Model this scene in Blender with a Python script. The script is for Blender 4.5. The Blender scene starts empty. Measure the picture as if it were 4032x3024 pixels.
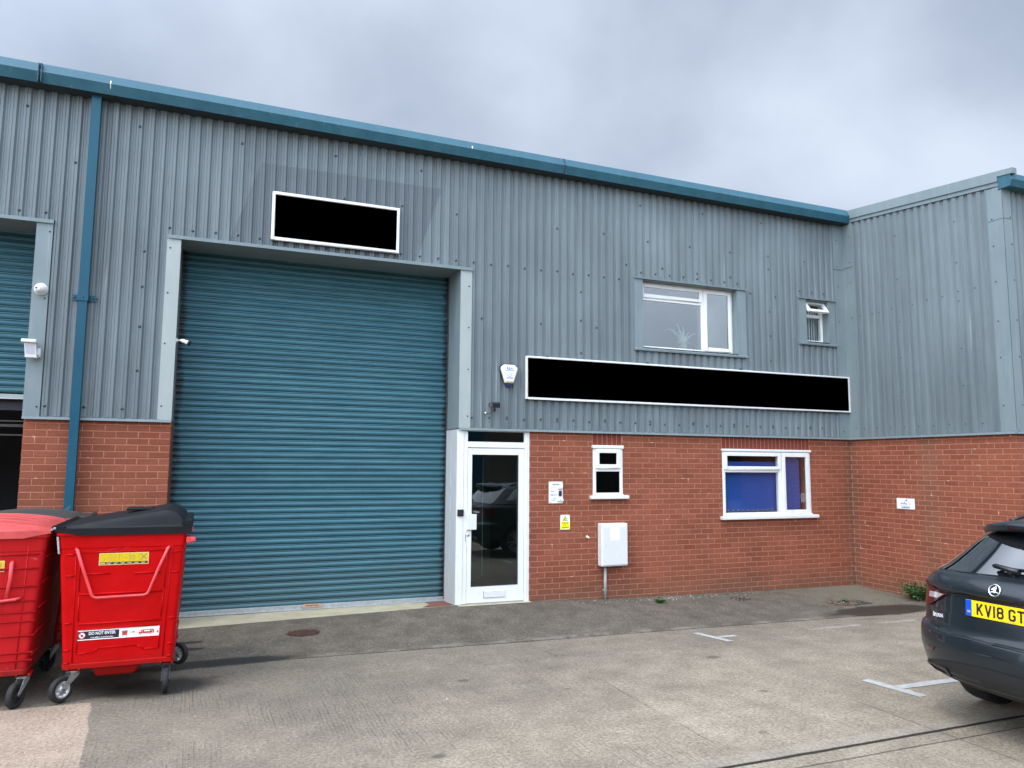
import bpy, bmesh, math, random
from mathutils import Vector, Matrix
R = math.radians
random.seed(7)
S = bpy.context.scene
COL = S.collection

# ------------------------------------------------------------------ camera
cam_d = bpy.data.cameras.new('camera'); cam = bpy.data.objects.new('camera', cam_d); COL.objects.link(cam)
S.camera = cam
cam_d.sensor_width = 36.0; cam_d.lens = 2961.612 / 4032 * 36; cam_d.clip_end = 500; cam_d.clip_start = .05
CX, CY, CZ, YAW, PIT, ROLL = .3936, -9.5601, 1.897, .3838, .1080, .0071
fw = Vector((math.sin(YAW)*math.cos(PIT), math.cos(YAW)*math.cos(PIT), math.sin(PIT)))
r0 = Vector((math.cos(YAW), -math.sin(YAW), 0)); u0 = r0.cross(fw)
rr = math.cos(ROLL)*r0 + math.sin(ROLL)*u0; uu = -math.sin(ROLL)*r0 + math.cos(ROLL)*u0
cam.matrix_world = Matrix(((rr.x, uu.x, -fw.x, CX), (rr.y, uu.y, -fw.y, CY), (rr.z, uu.z, -fw.z, CZ), (0, 0, 0, 1)))

# ------------------------------------------------------------------ world, sun, exposure
SUN_EL, SUN_ROT = R(52), R(200)
W = bpy.data.worlds.new('World'); S.world = W; W.use_nodes = True
nt = W.node_tree; nt.nodes.clear()
def N(t, typ, **k):
    n = t.nodes.new(typ)
    for a, b in k.items():
        if hasattr(n, a): setattr(n, a, b)
    return n
wo = N(nt, 'ShaderNodeOutputWorld'); bg = N(nt, 'ShaderNodeBackground'); bg.inputs[1].default_value = .12
sky = N(nt, 'ShaderNodeTexSky', sky_type='NISHITA', sun_disc=False, sun_elevation=SUN_EL, sun_rotation=SUN_ROT)
tc = N(nt, 'ShaderNodeTexCoord')
mp = N(nt, 'ShaderNodeMapping'); mp.inputs['Scale'].default_value = (1.0, 1.0, 1.1); mp.inputs['Location'].default_value = (3.1, 1.7, .4)
mp.inputs['Rotation'].default_value = (0, R(12), R(25))
nz = N(nt, 'ShaderNodeTexNoise'); nz.inputs['Scale'].default_value = 2.3; nz.inputs['Detail'].default_value = 6; nz.inputs['Roughness'].default_value = .48; nz.inputs['Distortion'].default_value = .15
rp = N(nt, 'ShaderNodeValToRGB')
rp.color_ramp.elements[0].position = .38; rp.color_ramp.elements[0].color = (2.95, 3.42, 4.30, 1)
rp.color_ramp.elements[1].position = .66; rp.color_ramp.elements[1].color = (4.95, 5.5, 6.45, 1)
mx = N(nt, 'ShaderNodeMixRGB'); mx.inputs[0].default_value = .9
L = nt.links.new
L(tc.outputs['Generated'], mp.inputs[0]); L(mp.outputs[0], nz.inputs[0]); L(nz.outputs[0], rp.inputs[0])
# overcast luminance: the dome grows brighter towards the hidden sun, high up behind the camera
dp_ = N(nt, 'ShaderNodeVectorMath', operation='DOT_PRODUCT'); dp_.inputs[1].default_value = Vector((-.62, -.50, .90)).normalized(); L(tc.outputs['Generated'], dp_.inputs[0])
mr_ = N(nt, 'ShaderNodeMapRange', interpolation_type='SMOOTHSTEP'); mr_.inputs['From Min'].default_value = -.05; mr_.inputs['From Max'].default_value = .95; mr_.inputs['To Min'].default_value = .92; mr_.inputs['To Max'].default_value = 5.2
L(dp_.outputs['Value'], mr_.inputs[0])
gm_ = N(nt, 'ShaderNodeMixRGB', blend_type='MULTIPLY'); gm_.inputs[0].default_value = 1
L(sky.outputs[0], mx.inputs[1]); L(rp.outputs[0], mx.inputs[2]); L(mx.outputs[0], gm_.inputs[1]); L(mr_.outputs[0], gm_.inputs[2]); L(gm_.outputs[0], bg.inputs[0]); L(bg.outputs[0], wo.inputs[0])
sd = bpy.data.lights.new('sun', 'SUN'); sd.energy = .9; sd.angle = R(16); sd.color = (1, .96, .9)
sun = bpy.data.objects.new('sun', sd); COL.objects.link(sun)
# direction towards the sun: behind the camera, up and to the left
sv = Vector((-.62, -.34, 1.0)).normalized()
sun.rotation_euler = sv.to_track_quat('Z', 'Y').to_euler()
sky.sun_elevation = math.asin(sv.z); sky.sun_rotation = math.atan2(sv.x, sv.y)
S.view_settings.view_transform = 'Standard'; S.view_settings.look = 'None'; S.view_settings.gamma = 1
S.view_settings.exposure = .5
S.render.resolution_x = 1024; S.render.resolution_y = 768

# ------------------------------------------------------------------ materials
def srgb(r, g, b):
    f = lambda c: (c/255/12.92) if c <= 10 else ((c/255+.055)/1.055)**2.4
    return (f(r), f(g), f(b), 1)
MATS = {}
def mat(name, col, rough=.5, metal=0, spec=.5, var=0, vs=6, bump=0, bs=60, coat=0, emis=None, vstretch=None, flakes=0):
    if name in MATS: return MATS[name]
    m = bpy.data.materials.new(name); m.use_nodes = True; MATS[name] = m
    t = m.node_tree; b = t.nodes['Principled BSDF']
    c = col if len(col) == 4 else (*col, 1)
    b.inputs['Base Color'].default_value = c; b.inputs['Roughness'].default_value = rough; b.inputs['Metallic'].default_value = metal
    b.inputs['Specular IOR Level'].default_value = spec
    if coat: b.inputs['Coat Weight'].default_value = coat; b.inputs['Coat Roughness'].default_value = .04
    if var or bump:
        tc = N(t, 'ShaderNodeTexCoord'); src = tc.outputs['Object']
        if vstretch:
            mp = N(t, 'ShaderNodeMapping'); mp.inputs['Scale'].default_value = vstretch; t.links.new(src, mp.inputs[0]); src = mp.outputs[0]
    if var:
        n = N(t, 'ShaderNodeTexNoise'); n.inputs['Scale'].default_value = vs; n.inputs['Detail'].default_value = 6; n.inputs['Roughness'].default_value = .6
        mr = N(t, 'ShaderNodeMapRange'); mr.inputs['From Min'].default_value = .3; mr.inputs['From Max'].default_value = .7
        mr.inputs['To Min'].default_value = 1-var; mr.inputs['To Max'].default_value = 1+var
        v = N(t, 'ShaderNodeMixRGB', blend_type='MULTIPLY'); v.inputs[0].default_value = 1; v.inputs[1].default_value = c
        t.links.new(src, n.inputs[0]); t.links.new(n.outputs[0], mr.inputs[0]); t.links.new(mr.outputs[0], v.inputs[2]); t.links.new(v.outputs[0], b.inputs['Base Color'])
        mr2 = N(t, 'ShaderNodeMapRange'); mr2.inputs['From Min'].default_value = .3; mr2.inputs['From Max'].default_value = .7
        mr2.inputs['To Min'].default_value = max(.02, rough-.08); mr2.inputs['To Max'].default_value = min(1, rough+.1)
        t.links.new(n.outputs[0], mr2.inputs[0]); t.links.new(mr2.outputs[0], b.inputs['Roughness'])
    if bump:
        n2 = N(t, 'ShaderNodeTexNoise'); n2.inputs['Scale'].default_value = bs; n2.inputs['Detail'].default_value = 4
        bp = N(t, 'ShaderNodeBump'); bp.inputs['Strength'].default_value = bump; bp.inputs['Distance'].default_value = .004
        t.links.new(src, n2.inputs[0]); t.links.new(n2.outputs[0], bp.inputs['Height']); t.links.new(bp.outputs[0], b.inputs['Normal'])
    return m
def nd(t, typ, ins=None, **k):
    n = N(t, typ, **k)
    for a, v in (ins or {}).items():
        if hasattr(v, 'links') or hasattr(v, 'is_output'): t.links.new(v, n.inputs[a])
        else: n.inputs[a].default_value = v
    return n
def math_(t, op, a, b=0.0, c=0.0):
    n = N(t, 'ShaderNodeMath', operation=op)
    for i, v in enumerate((a, b, c)):
        if hasattr(v, 'is_output'): t.links.new(v, n.inputs[i])
        else: n.inputs[i].default_value = v
    return n.outputs[0]
def step(t, v, a, b):   # smooth 0..1
    n = nd(t, 'ShaderNodeMapRange', {'Value': v, 'From Min': a, 'From Max': b, 'To Min': 0., 'To Max': 1.}, interpolation_type='SMOOTHSTEP')
    return n.outputs[0]
def noise(t, vec, scale, detail=4, rough=.55, dist=0):
    return nd(t, 'ShaderNodeTexNoise', {'Vector': vec, 'Scale': scale, 'Detail': detail, 'Roughness': rough, 'Distortion': dist}).outputs[0]
def mapping(t, vec, scale=(1, 1, 1), rot=(0, 0, 0), loc=(0, 0, 0)):
    return nd(t, 'ShaderNodeMapping', {'Vector': vec, 'Scale': scale, 'Rotation': rot, 'Location': loc}).outputs[0]
def mixc(t, f, a, b, mode='MIX'):
    n = N(t, 'ShaderNodeMixRGB', blend_type=mode)
    for i, v in enumerate((f, a, b)):
        if hasattr(v, 'is_output'): t.links.new(v, n.inputs[i])
        else: n.inputs[i].default_value = v
    return n.outputs[0]
def newmat(name):
    m = bpy.data.materials.new(name); m.use_nodes = True; MATS[name] = m
    return m, m.node_tree, m.node_tree.nodes['Principled BSDF']

# glass: thin pane, clear with a fresnel reflection
def glassmat(name, tint=(.8, .85, .85, 1), boost=1.6, rough=.0, base=.03):
    m = bpy.data.materials.new(name); m.use_nodes = True; t = m.node_tree; t.nodes.clear()
    o = N(t, 'ShaderNodeOutputMaterial'); tr = nd(t, 'ShaderNodeBsdfTransparent', {'Color': tint}); gl = nd(t, 'ShaderNodeBsdfGlossy', {'Color': (1, 1, 1, 1), 'Roughness': rough})
    fr = nd(t, 'ShaderNodeFresnel', {'IOR': 1.5}); f = math_(t, 'MULTIPLY_ADD', fr.outputs[0], boost, base)
    f = math_(t, 'MINIMUM', f, 1.0)
    ms = N(t, 'ShaderNodeMixShader'); t.links.new(f, ms.inputs[0]); t.links.new(tr.outputs[0], ms.inputs[1]); t.links.new(gl.outputs[0], ms.inputs[2]); t.links.new(ms.outputs[0], o.inputs[0])
    MATS[name] = m; return m

# brick: each brick an island of the mesh, coloured by its own random number
def brickmat(name='red_brick'):
    m, t, b = newmat(name)
    geo = N(t, 'ShaderNodeNewGeometry'); tc = N(t, 'ShaderNodeTexCoord'); o = tc.outputs['Object']
    rnd = geo.outputs['Random Per Island']
    cr = N(t, 'ShaderNodeValToRGB'); e = cr.color_ramp.elements
    e[0].position = 0; e[0].color = (.212, .063, .033, 1); e[1].position = 1; e[1].color = (.276, .088, .045, 1)
    for p, c in ((.12, (.232, .070, .036, 1)), (.5, (.250, .077, .040, 1)), (.88, (.266, .083, .043, 1)), (.965, (.275, .083, .045, 1))):
        x = e.new(p); x.color = c
    t.links.new(rnd, cr.inputs[0])
    n1 = noise(t, o, 42, 6, .7); n2 = noise(t, o, 1.3, 4, .6); n3 = noise(t, mapping(t, o, (1, 1, 3)), 160, 3, .7)
    v = nd(t, 'ShaderNodeMapRange', {'Value': n1, 'From Min': .3, 'From Max': .7, 'To Min': .74, 'To Max': 1.12}).outputs[0]
    c = mixc(t, 1., cr.outputs[0], v, 'MULTIPLY')
    v2 = nd(t, 'ShaderNodeMapRange', {'Value': n2, 'From Min': .3, 'From Max': .7, 'To Min': .84, 'To Max': 1.14}).outputs[0]
    c = mixc(t, 1., c, v2, 'MULTIPLY')
    sep = nd(t, 'ShaderNodeSeparateXYZ', {'Vector': o})
    # grime: damp lower courses and the inner corner
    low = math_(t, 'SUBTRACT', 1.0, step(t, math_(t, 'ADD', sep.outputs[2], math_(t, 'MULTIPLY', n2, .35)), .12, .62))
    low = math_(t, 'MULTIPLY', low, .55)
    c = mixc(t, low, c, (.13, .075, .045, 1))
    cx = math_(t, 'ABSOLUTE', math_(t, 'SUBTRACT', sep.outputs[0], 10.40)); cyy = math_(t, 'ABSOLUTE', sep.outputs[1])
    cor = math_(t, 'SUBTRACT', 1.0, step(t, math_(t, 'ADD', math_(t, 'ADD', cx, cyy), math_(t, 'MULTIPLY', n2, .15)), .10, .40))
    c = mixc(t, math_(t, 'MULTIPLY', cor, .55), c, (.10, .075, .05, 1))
    # green-grey run mark half way along the gable
    gm = math_(t, 'SUBTRACT', 1.0, step(t, math_(t, 'ABSOLUTE', math_(t, 'ADD', sep.outputs[1], math_(t, 'ADD', 1.30, math_(t, 'MULTIPLY', n2, .3)))), .02, .28))
    gm = math_(t, 'MULTIPLY', gm, math_(t, 'GREATER_THAN', sep.outputs[0], 10.3))
    c = mixc(t, math_(t, 'MULTIPLY', gm, .30), c, (.13, .10, .06, 1))
    t.links.new(c, b.inputs['Base Color']); b.inputs['Roughness'].default_value = .88; b.inputs['Specular IOR Level'].default_value = .25
    bp = nd(t, 'ShaderNodeBump', {'Height': math_(t, 'ADD', math_(t, 'MULTIPLY', n3, .5), n1), 'Strength': .55, 'Distance': .006}); t.links.new(bp.outputs[0], b.inputs['Normal'])
    return m
def mortarmat():
    m, t, b = newmat('mortar'); o = N(t, 'ShaderNodeTexCoord').outputs['Object']
    n1 = noise(t, o, 70, 5, .7); n2 = noise(t, o, 2.1, 4)
    c = mixc(t, nd(t, 'ShaderNodeMapRange', {'Value': n1, 'From Min': .3, 'From Max': .7}).outputs[0], (.33, .125, .072, 1), (.44, .19, .12, 1))
    c = mixc(t, step(t, noise(t, o, 9, 3), .64, .72), c, (.62, .47, .36, 1))
    sep = nd(t, 'ShaderNodeSeparateXYZ', {'Vector': o})
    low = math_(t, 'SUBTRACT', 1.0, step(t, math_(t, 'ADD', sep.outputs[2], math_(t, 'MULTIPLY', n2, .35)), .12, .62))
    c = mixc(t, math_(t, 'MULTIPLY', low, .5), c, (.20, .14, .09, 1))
    t.links.new(c, b.inputs['Base Color']); b.inputs['Roughness'].default_value = .95
    bp = nd(t, 'ShaderNodeBump', {'Height': n1, 'Strength': .5, 'Distance': .004}); t.links.new(bp.outputs[0], b.inputs['Normal'])
    return m
brickmat(); mortarmat()
mat('soldier_brick', (.17, .040, .024), .85, spec=.25, var=.15, vs=30, bump=.3, bs=60)

def claddingmat():
    m, t, b = newmat('grey_cladding'); o = N(t, 'ShaderNodeTexCoord').outputs['Object']
    sep = nd(t, 'ShaderNodeSeparateXYZ', {'Vector': o}); X, Y, Z = sep.outputs
    st = noise(t, mapping(t, o, (9, 9, .35)), 1.0, 5, .6); big = noise(t, mapping(t, o, (1, 1, .7)), .9, 4, .55); fine = noise(t, o, 130, 3, .6)
    c = mixc(t, nd(t, 'ShaderNodeMapRange', {'Value': st, 'From Min': .35, 'From Max': .75}).outputs[0], (.112, .139, .144, 1), (.158, .191, .194, 1))
    v = nd(t, 'ShaderNodeMapRange', {'Value': big, 'From Min': .3, 'From Max': .7, 'To Min': .84, 'To Max': 1.18}).outputs[0]
    c = mixc(t, 1., c, v, 'MULTIPLY')
    sh_ = nd(t, 'ShaderNodeTexWhiteNoise', {'W': math_(t, 'FLOOR', math_(t, 'DIVIDE', math_(t, 'ADD', math_(t, 'ADD', X, Y), .3), 1.012))}, noise_dimensions='1D').outputs['Value']
    c = mixc(t, 1., c, nd(t, 'ShaderNodeMapRange', {'Value': sh_, 'To Min': .94, 'To Max': 1.06}).outputs[0], 'MULTIPLY')
    # chalky pale runs below some fixings
    run = step(t, noise(t, mapping(t, o, (14, 14, .55), loc=(5, 3, 2)), 1.0, 3, .5), .69, .76)
    c = mixc(t, math_(t, 'MULTIPLY', run, .28), c, (.38, .44, .44, 1))
    # unweathered patch where a larger board once hung
    xl = math_(t, 'ADD', .863, math_(t, 'MULTIPLY', math_(t, 'SUBTRACT', 5.63, Z), -.318))
    xr = math_(t, 'ADD', 3.20, math_(t, 'MULTIPLY', math_(t, 'SUBTRACT', 5.63, Z), -.33))
    ins = math_(t, 'MULTIPLY', math_(t, 'GREATER_THAN', X, xl), math_(t, 'LESS_THAN', X, xr))
    ins = math_(t, 'MULTIPLY', ins, math_(t, 'MULTIPLY', math_(t, 'LESS_THAN', Z, 5.63), math_(t, 'GREATER_THAN', Z, 4.5)))
    ins = math_(t, 'MULTIPLY', ins, math_(t, 'LESS_THAN', math_(t, 'ABSOLUTE', Y), .2))
    c = mixc(t, math_(t, 'MULTIPLY', ins, .62), c, (.078, .094, .106, 1))
    t.links.new(c, b.inputs['Base Color'])
    t.links.new(nd(t, 'ShaderNodeMapRange', {'Value': st, 'From Min': .3, 'From Max': .7, 'To Min': .42, 'To Max': .60}).outputs[0], b.inputs['Roughness'])
    bp = nd(t, 'ShaderNodeBump', {'Height': math_(t, 'ADD', noise(t, mapping(t, o, (3, 3, .5)), 2.0, 3), math_(t, 'MULTIPLY', fine, .05)), 'Strength': .25, 'Distance': .01}); t.links.new(bp.outputs[0], b.inputs['Normal'])
    return m
claddingmat()
def steelpaint(name, c1, c2, pale, rough=.42, amt=.4, zs=.35):
    m, t, b = newmat(name); o = N(t, 'ShaderNodeTexCoord').outputs['Object']
    st = noise(t, mapping(t, o, (5, 5, zs*5)), 1.0, 6, .65)
    c = mixc(t, nd(t, 'ShaderNodeMapRange', {'Value': st, 'From Min': .32, 'From Max': .72}).outputs[0], c1, c2)
    run = step(t, noise(t, mapping(t, o, (22, 22, .8), loc=(2, 7, 1)), 1.0, 4, .6), .58, .75)
    c = mixc(t, math_(t, 'MULTIPLY', run, amt), c, pale)
    t.links.new(c, b.inputs['Base Color']); b.inputs['Specular IOR Level'].default_value = .28
    t.links.new(nd(t, 'ShaderNodeMapRange', {'Value': st, 'From Min': .3, 'From Max': .7, 'To Min': rough-.08, 'To Max': rough+.12}).outputs[0], b.inputs['Roughness'])
    return m
steelpaint('blue_gutter', (.020, .085, .115, 1), (.036, .115, .150, 1), (.08, .19, .23, 1))
steelpaint('blue_pipe', (.004, .062, .098, 1), (.006, .076, .115, 1), (.03, .14, .19, 1), .38, .15)
steelpaint('grey_trim', (.155, .198, .202, 1), (.195, .236, .238, 1), (.30, .35, .35, 1), .45, .35)
steelpaint('pale_trim', (.30, .335, .315, 1), (.35, .385, .36, 1), (.44, .46, .41, 1), .5, .35)

def shuttermat():
    m, t, b = newmat('blue_shutter'); o = N(t, 'ShaderNodeTexCoord').outputs['Object']
    sep = nd(t, 'ShaderNodeSeparateXYZ', {'Vector': o}); X, Y, Z = sep.outputs
    n1 = noise(t, mapping(t, o, (1.2, 1, 6)), 1.5, 6, .7); n2 = noise(t, o, 9, 5, .7); n3 = noise(t, mapping(t, o, (3, 3, 40)), 1., 3, .6)
    c = mixc(t, nd(t, 'ShaderNodeMapRange', {'Value': n1, 'From Min': .3, 'From Max': .72}).outputs[0], (.026, .100, .128, 1), (.048, .145, .172, 1))
    c = mixc(t, math_(t, 'MULTIPLY', step(t, n3, .5, .8), .25), c, (.09, .20, .225, 1))
    sl_ = nd(t, 'ShaderNodeTexWhiteNoise', {'W': math_(t, 'FLOOR', math_(t, 'DIVIDE', math_(t, 'SUBTRACT', Z, .098), .0775))}, noise_dimensions='1D').outputs['Value']
    c = mixc(t, 1., c, nd(t, 'ShaderNodeMapRange', {'Value': sl_, 'To Min': .90, 'To Max': 1.08}).outputs[0], 'MULTIPLY')
    lowg = math_(t, 'SUBTRACT', 1.0, step(t, math_(t, 'ADD', Z, math_(t, 'MULTIPLY', math_(t, 'SUBTRACT', n1, .5), 1.6)), .1, 1.1))
    c = mixc(t, math_(t, 'MULTIPLY', lowg, .35), c, (.085, .12, .115, 1))
    c = mixc(t, math_(t, 'MULTIPLY', step(t, noise(t, mapping(t, o, (6, 1, 22)), 1., 5, .7), .66, .72), .35), c, (.02, .045, .055, 1))
    # oil and dirt carried in by the guides at both edges
    xd = math_(t, 'MINIMUM', math_(t, 'ABSOLUTE', math_(t, 'SUBTRACT', X, .03)), math_(t, 'ABSOLUTE', math_(t, 'SUBTRACT', X, 3.46)))
    e = math_(t, 'SUBTRACT', 1.0, step(t, math_(t, 'ADD', xd, math_(t, 'MULTIPLY', math_(t, 'SUBTRACT', n2, .5), .22)), .0, .075))
    c = mixc(t, math_(t, 'MULTIPLY', e, .85), c, (.012, .014, .014, 1))
    t.links.new(c, b.inputs['Base Color']); b.inputs['Specular IOR Level'].default_value = .3
    t.links.new(nd(t, 'ShaderNodeMapRange', {'Value': n2, 'From Min': .3, 'From Max': .7, 'To Min': .36, 'To Max': .58}).outputs[0], b.inputs['Roughness'])
    return m
shuttermat()

def groundmat():
    m, t, b = newmat('yard_concrete'); o = N(t, 'ShaderNodeTexCoord').outputs['Object']
    sep = nd(t, 'ShaderNodeSeparateXYZ', {'Vector': o}); X, Y, Z = sep.outputs
    big = noise(t, o, .55, 5, .6); mid = noise(t, o, 3.2, 6, .65); fine = noise(t, o, 38, 6, .75); grit = noise(t, o, 150, 3, .7)
    warp = math_(t, 'MULTIPLY', math_(t, 'SUBTRACT', noise(t, o, 1.4, 3), .5), .06)
    # base colours: yard slab, darker apron beside the wall, pale slab on the left
    yard = mixc(t, nd(t, 'ShaderNodeMapRange', {'Value': mid, 'From Min': .3, 'From Max': .7}).outputs[0], (.200, .163, .116, 1), (.330, .275, .202, 1))
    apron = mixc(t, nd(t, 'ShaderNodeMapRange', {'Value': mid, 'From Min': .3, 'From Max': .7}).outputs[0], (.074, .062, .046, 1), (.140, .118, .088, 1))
    pale = mixc(t, nd(t, 'ShaderNodeMapRange', {'Value': mid, 'From Min': .3, 'From Max': .7}).outputs[0], (.30, .228, .165, 1), (.40, .310, .228, 1))
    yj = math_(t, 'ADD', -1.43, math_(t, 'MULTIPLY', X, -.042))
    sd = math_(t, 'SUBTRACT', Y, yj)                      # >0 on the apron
    # the yard darkens towards the wall and the low joint
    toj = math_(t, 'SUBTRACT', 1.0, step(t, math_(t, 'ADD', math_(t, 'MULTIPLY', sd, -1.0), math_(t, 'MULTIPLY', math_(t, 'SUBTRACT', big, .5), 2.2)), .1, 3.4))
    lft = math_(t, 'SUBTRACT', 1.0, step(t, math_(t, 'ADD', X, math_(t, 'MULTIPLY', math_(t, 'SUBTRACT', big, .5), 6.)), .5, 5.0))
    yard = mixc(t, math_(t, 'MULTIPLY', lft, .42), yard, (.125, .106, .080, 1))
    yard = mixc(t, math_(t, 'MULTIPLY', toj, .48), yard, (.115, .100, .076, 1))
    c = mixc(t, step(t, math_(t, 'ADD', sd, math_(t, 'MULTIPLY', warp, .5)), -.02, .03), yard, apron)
    moss = math_(t, 'MULTIPLY', step(t, math_(t, 'ADD', X, math_(t, 'MULTIPLY', mid, 2)), 8.8, 10.6), step(t, math_(t, 'ADD', sd, math_(t, 'MULTIPLY', mid, .6)), .35, 1.2))
    c = mixc(t, math_(t, 'MULTIPLY', moss, .6), c, (.175, .160, .110, 1))
    lf = step(t, math_(t, 'ADD', math_(t, 'ADD', X, .62), math_(t, 'ADD', math_(t, 'MULTIPLY', warp, 2.6), math_(t, 'MULTIPLY', math_(t, 'ADD', Y, 2.55), .09))), .245, .265)
    lf = math_(t, 'SUBTRACT', 1.0, lf)
    lf = math_(t, 'MULTIPLY', lf, math_(t, 'LESS_THAN', Y, -2.52))
    c = mixc(t, lf, c, pale)
    v = nd(t, 'ShaderNodeMapRange', {'Value': big, 'From Min': .3, 'From Max': .7, 'To Min': .86, 'To Max': 1.12}).outputs[0]
    c = mixc(t, 1., c, v, 'MULTIPLY')
    # aggregate, pits
    v = nd(t, 'ShaderNodeMapRange', {'Value': fine, 'From Min': .32, 'From Max': .68, 'To Min': .52, 'To Max': 1.45}).outputs[0]
    c = mixc(t, 1., c, v, 'MULTIPLY')
    v = nd(t, 'ShaderNodeMapRange', {'Value': grit, 'From Min': .3, 'From Max': .7, 'To Min': .66, 'To Max': 1.34}).outputs[0]
    c = mixc(t, 1., c, v, 'MULTIPLY')
    # brushed ridges that run away from the camera (along Y), worn in places
    wv = math_(t, 'SINE', math_(t, 'MULTIPLY', math_(t, 'ADD', X, math_(t, 'MULTIPLY', noise(t, mapping(t, o, (1, .6, 1)), 1.6, 4), .10)), 6.2832/.031))
    brk = noise(t, mapping(t, o, (38, 1.1, 1)), 1.0, 5, .7)
    wear = math_(t, 'MULTIPLY', step(t, noise(t, o, .75, 4, .6), .40, .60), step(t, math_(t, 'MULTIPLY', sd, -1.), .3, .8))
    gro = math_(t, 'MULTIPLY', math_(t, 'MULTIPLY', step(t, wv, .35, .95), step(t, brk, .42, .66)), wear)
    c = mixc(t, math_(t, 'MULTIPLY', gro, .36), c, (.080, .070, .056, 1))
    pit = math_(t, 'MULTIPLY', step(t, noise(t, mapping(t, o, (42, 26, 1)), 1.0, 3, .6), .62, .70), .55)
    c = mixc(t, pit, c, (.075, .066, .052, 1))
    pg = math_(t, 'MULTIPLY', step(t, noise(t, mapping(t, o, (50, 34, 1), loc=(9, 4, 0)), 1.0, 2, .6), .64, .72), .4)
    c = mixc(t, pg, c, (.50, .45, .37, 1))
    # joints
    def jline(d, w, wn=.03):
        dd = math_(t, 'ABSOLUTE', math_(t, 'ADD', d, math_(t, 'MULTIPLY', math_(t, 'SUBTRACT', noise(t, o, 6, 4), .5), wn)))
        return math_(t, 'SUBTRACT', 1.0, step(t, dd, w*.5, w*1.6))
    j1 = math_(t, 'MULTIPLY', jline(sd, .008), step(t, X, .9, 1.1))
    yd = math_(t, 'LESS_THAN', sd, -.15)
    j2 = math_(t, 'MULTIPLY', jline(math_(t, 'SUBTRACT', X, math_(t, 'ADD', 3.80, math_(t, 'MULTIPLY', Y, .012))), .007, .02), math_(t, 'MULTIPLY', yd, step(t, noise(t, mapping(t, o, loc=(3, 3, 3)), .9, 3), .44, .60)))
    j3 = math_(t, 'MULTIPLY', math_(t, 'MULTIPLY', jline(math_(t, 'SUBTRACT', X, 5.42), .007, .02), math_(t, 'LESS_THAN', Y, -4.6)), 1.0)
    j5 = math_(t, 'MULTIPLY', math_(t, 'MULTIPLY', jline(math_(t, 'SUBTRACT', X, 7.15), .007, .03), math_(t, 'GREATER_THAN', Y, -2.3)), 1.0)
    j4 = jline(math_(t, 'ADD', Y, 5.43), .014, .018)
    js = math_(t, 'MAXIMUM', math_(t, 'MAXIMUM', j1, j4), math_(t, 'MULTIPLY', math_(t, 'MAXIMUM', math_(t, 'MAXIMUM', j2, j3), j5), .33))
    # light laitance bands either side of the wide joint
    lb = math_(t, 'SUBTRACT', 1.0, step(t, math_(t, 'ABSOLUTE', math_(t, 'ADD', Y, 5.35)), .05, .075))
    c = mixc(t, math_(t, 'MULTIPLY', lb, .18), c, (.36, .33, .29, 1))
    h2 = math_(t, 'SUBTRACT', 1.0, step(t, math_(t, 'ABSOLUTE', math_(t, 'ADD', Y, math_(t, 'ADD', 5.60, math_(t, 'MULTIPLY', warp, .4)))), .003, .010))
    js = math_(t, 'MAXIMUM', js, math_(t, 'MULTIPLY', h2, .6))
    lbj = math_(t, 'MULTIPLY', math_(t, 'SUBTRACT', 1.0, step(t, math_(t, 'ABSOLUTE', math_(t, 'ADD', sd, math_(t, 'ADD', -.05, warp))), .03, .10)), step(t, mid, .45, .6))
    c = mixc(t, math_(t, 'MULTIPLY', lbj, .35), c, (.28, .26, .225, 1))
    # worn line of an old marking towards the car
    ol = math_(t, 'MULTIPLY', math_(t, 'SUBTRACT', 1.0, step(t, math_(t, 'ABSOLUTE', math_(t, 'ADD', Y, math_(t, 'ADD', 2.30, warp))), .03, .06)), math_(t, 'MULTIPLY', step(t, X, 6.9, 7.3), step(t, mid, .42, .6)))
    c = mixc(t, math_(t, 'MULTIPLY', ol, .28), c, (.50, .46, .39, 1))
    c = mixc(t, js, c, (.020, .018, .014, 1))
    # dark wet patches lying in the low line: by the bins and by the drain
    def blob(cx, cy, rx, ry, rot=0, edge=.16, seed=0):
        p = mapping(t, o, (1/rx, 1/ry, 0), (0, 0, 0), (-cx/rx, -cy/ry, 0))
        ln = nd(t, 'ShaderNodeVectorMath', {0: p}, operation='LENGTH').outputs['Value']
        ln = math_(t, 'ADD', ln, math_(t, 'MULTIPLY', math_(t, 'SUBTRACT', noise(t, mapping(t, o, loc=(seed, seed, 0)), 4.5, 5, .65), .5), .7))
        return math_(t, 'SUBTRACT', 1.0, step(t, ln, 1-edge, 1+edge*.3))
    wet = math_(t, 'MAXIMUM', blob(.50, -1.40, .85, .15, edge=.25), blob(9.15, -1.62, .95, .30, edge=.25, seed=3))
    wet = math_(t, 'MAXIMUM', wet, math_(t, 'MAXIMUM', blob(.30, -.60, .16, .05, seed=5), blob(.30, -.85, .18, .06, seed=6)))
    wet = math_(t, 'MAXIMUM', wet, blob(.1, -2.2, .55, .42, edge=.5, seed=8))
    for k_, (bx_, by_, br_) in enumerate(((3.35, -3.55, .028), (2.6, -3.0, .05), (4.9, -4.2, .04), (5.2, -3.1, .07), (1.9, -4.6, .05), (4.2, -5.0, .03))): wet = math_(t, 'MAXIMUM', wet, math_(t, 'MULTIPLY', blob(bx_, by_, br_*1.3, br_, edge=.5, seed=20+k_), .6))
    wet = math_(t, 'MAXIMUM', wet, blob(8.4, -2.0, .30, .02, edge=.5, seed=9))
    c = mixc(t, math_(t, 'MULTIPLY', wet, .86), c, (.022, .020, .017, 1))
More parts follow.
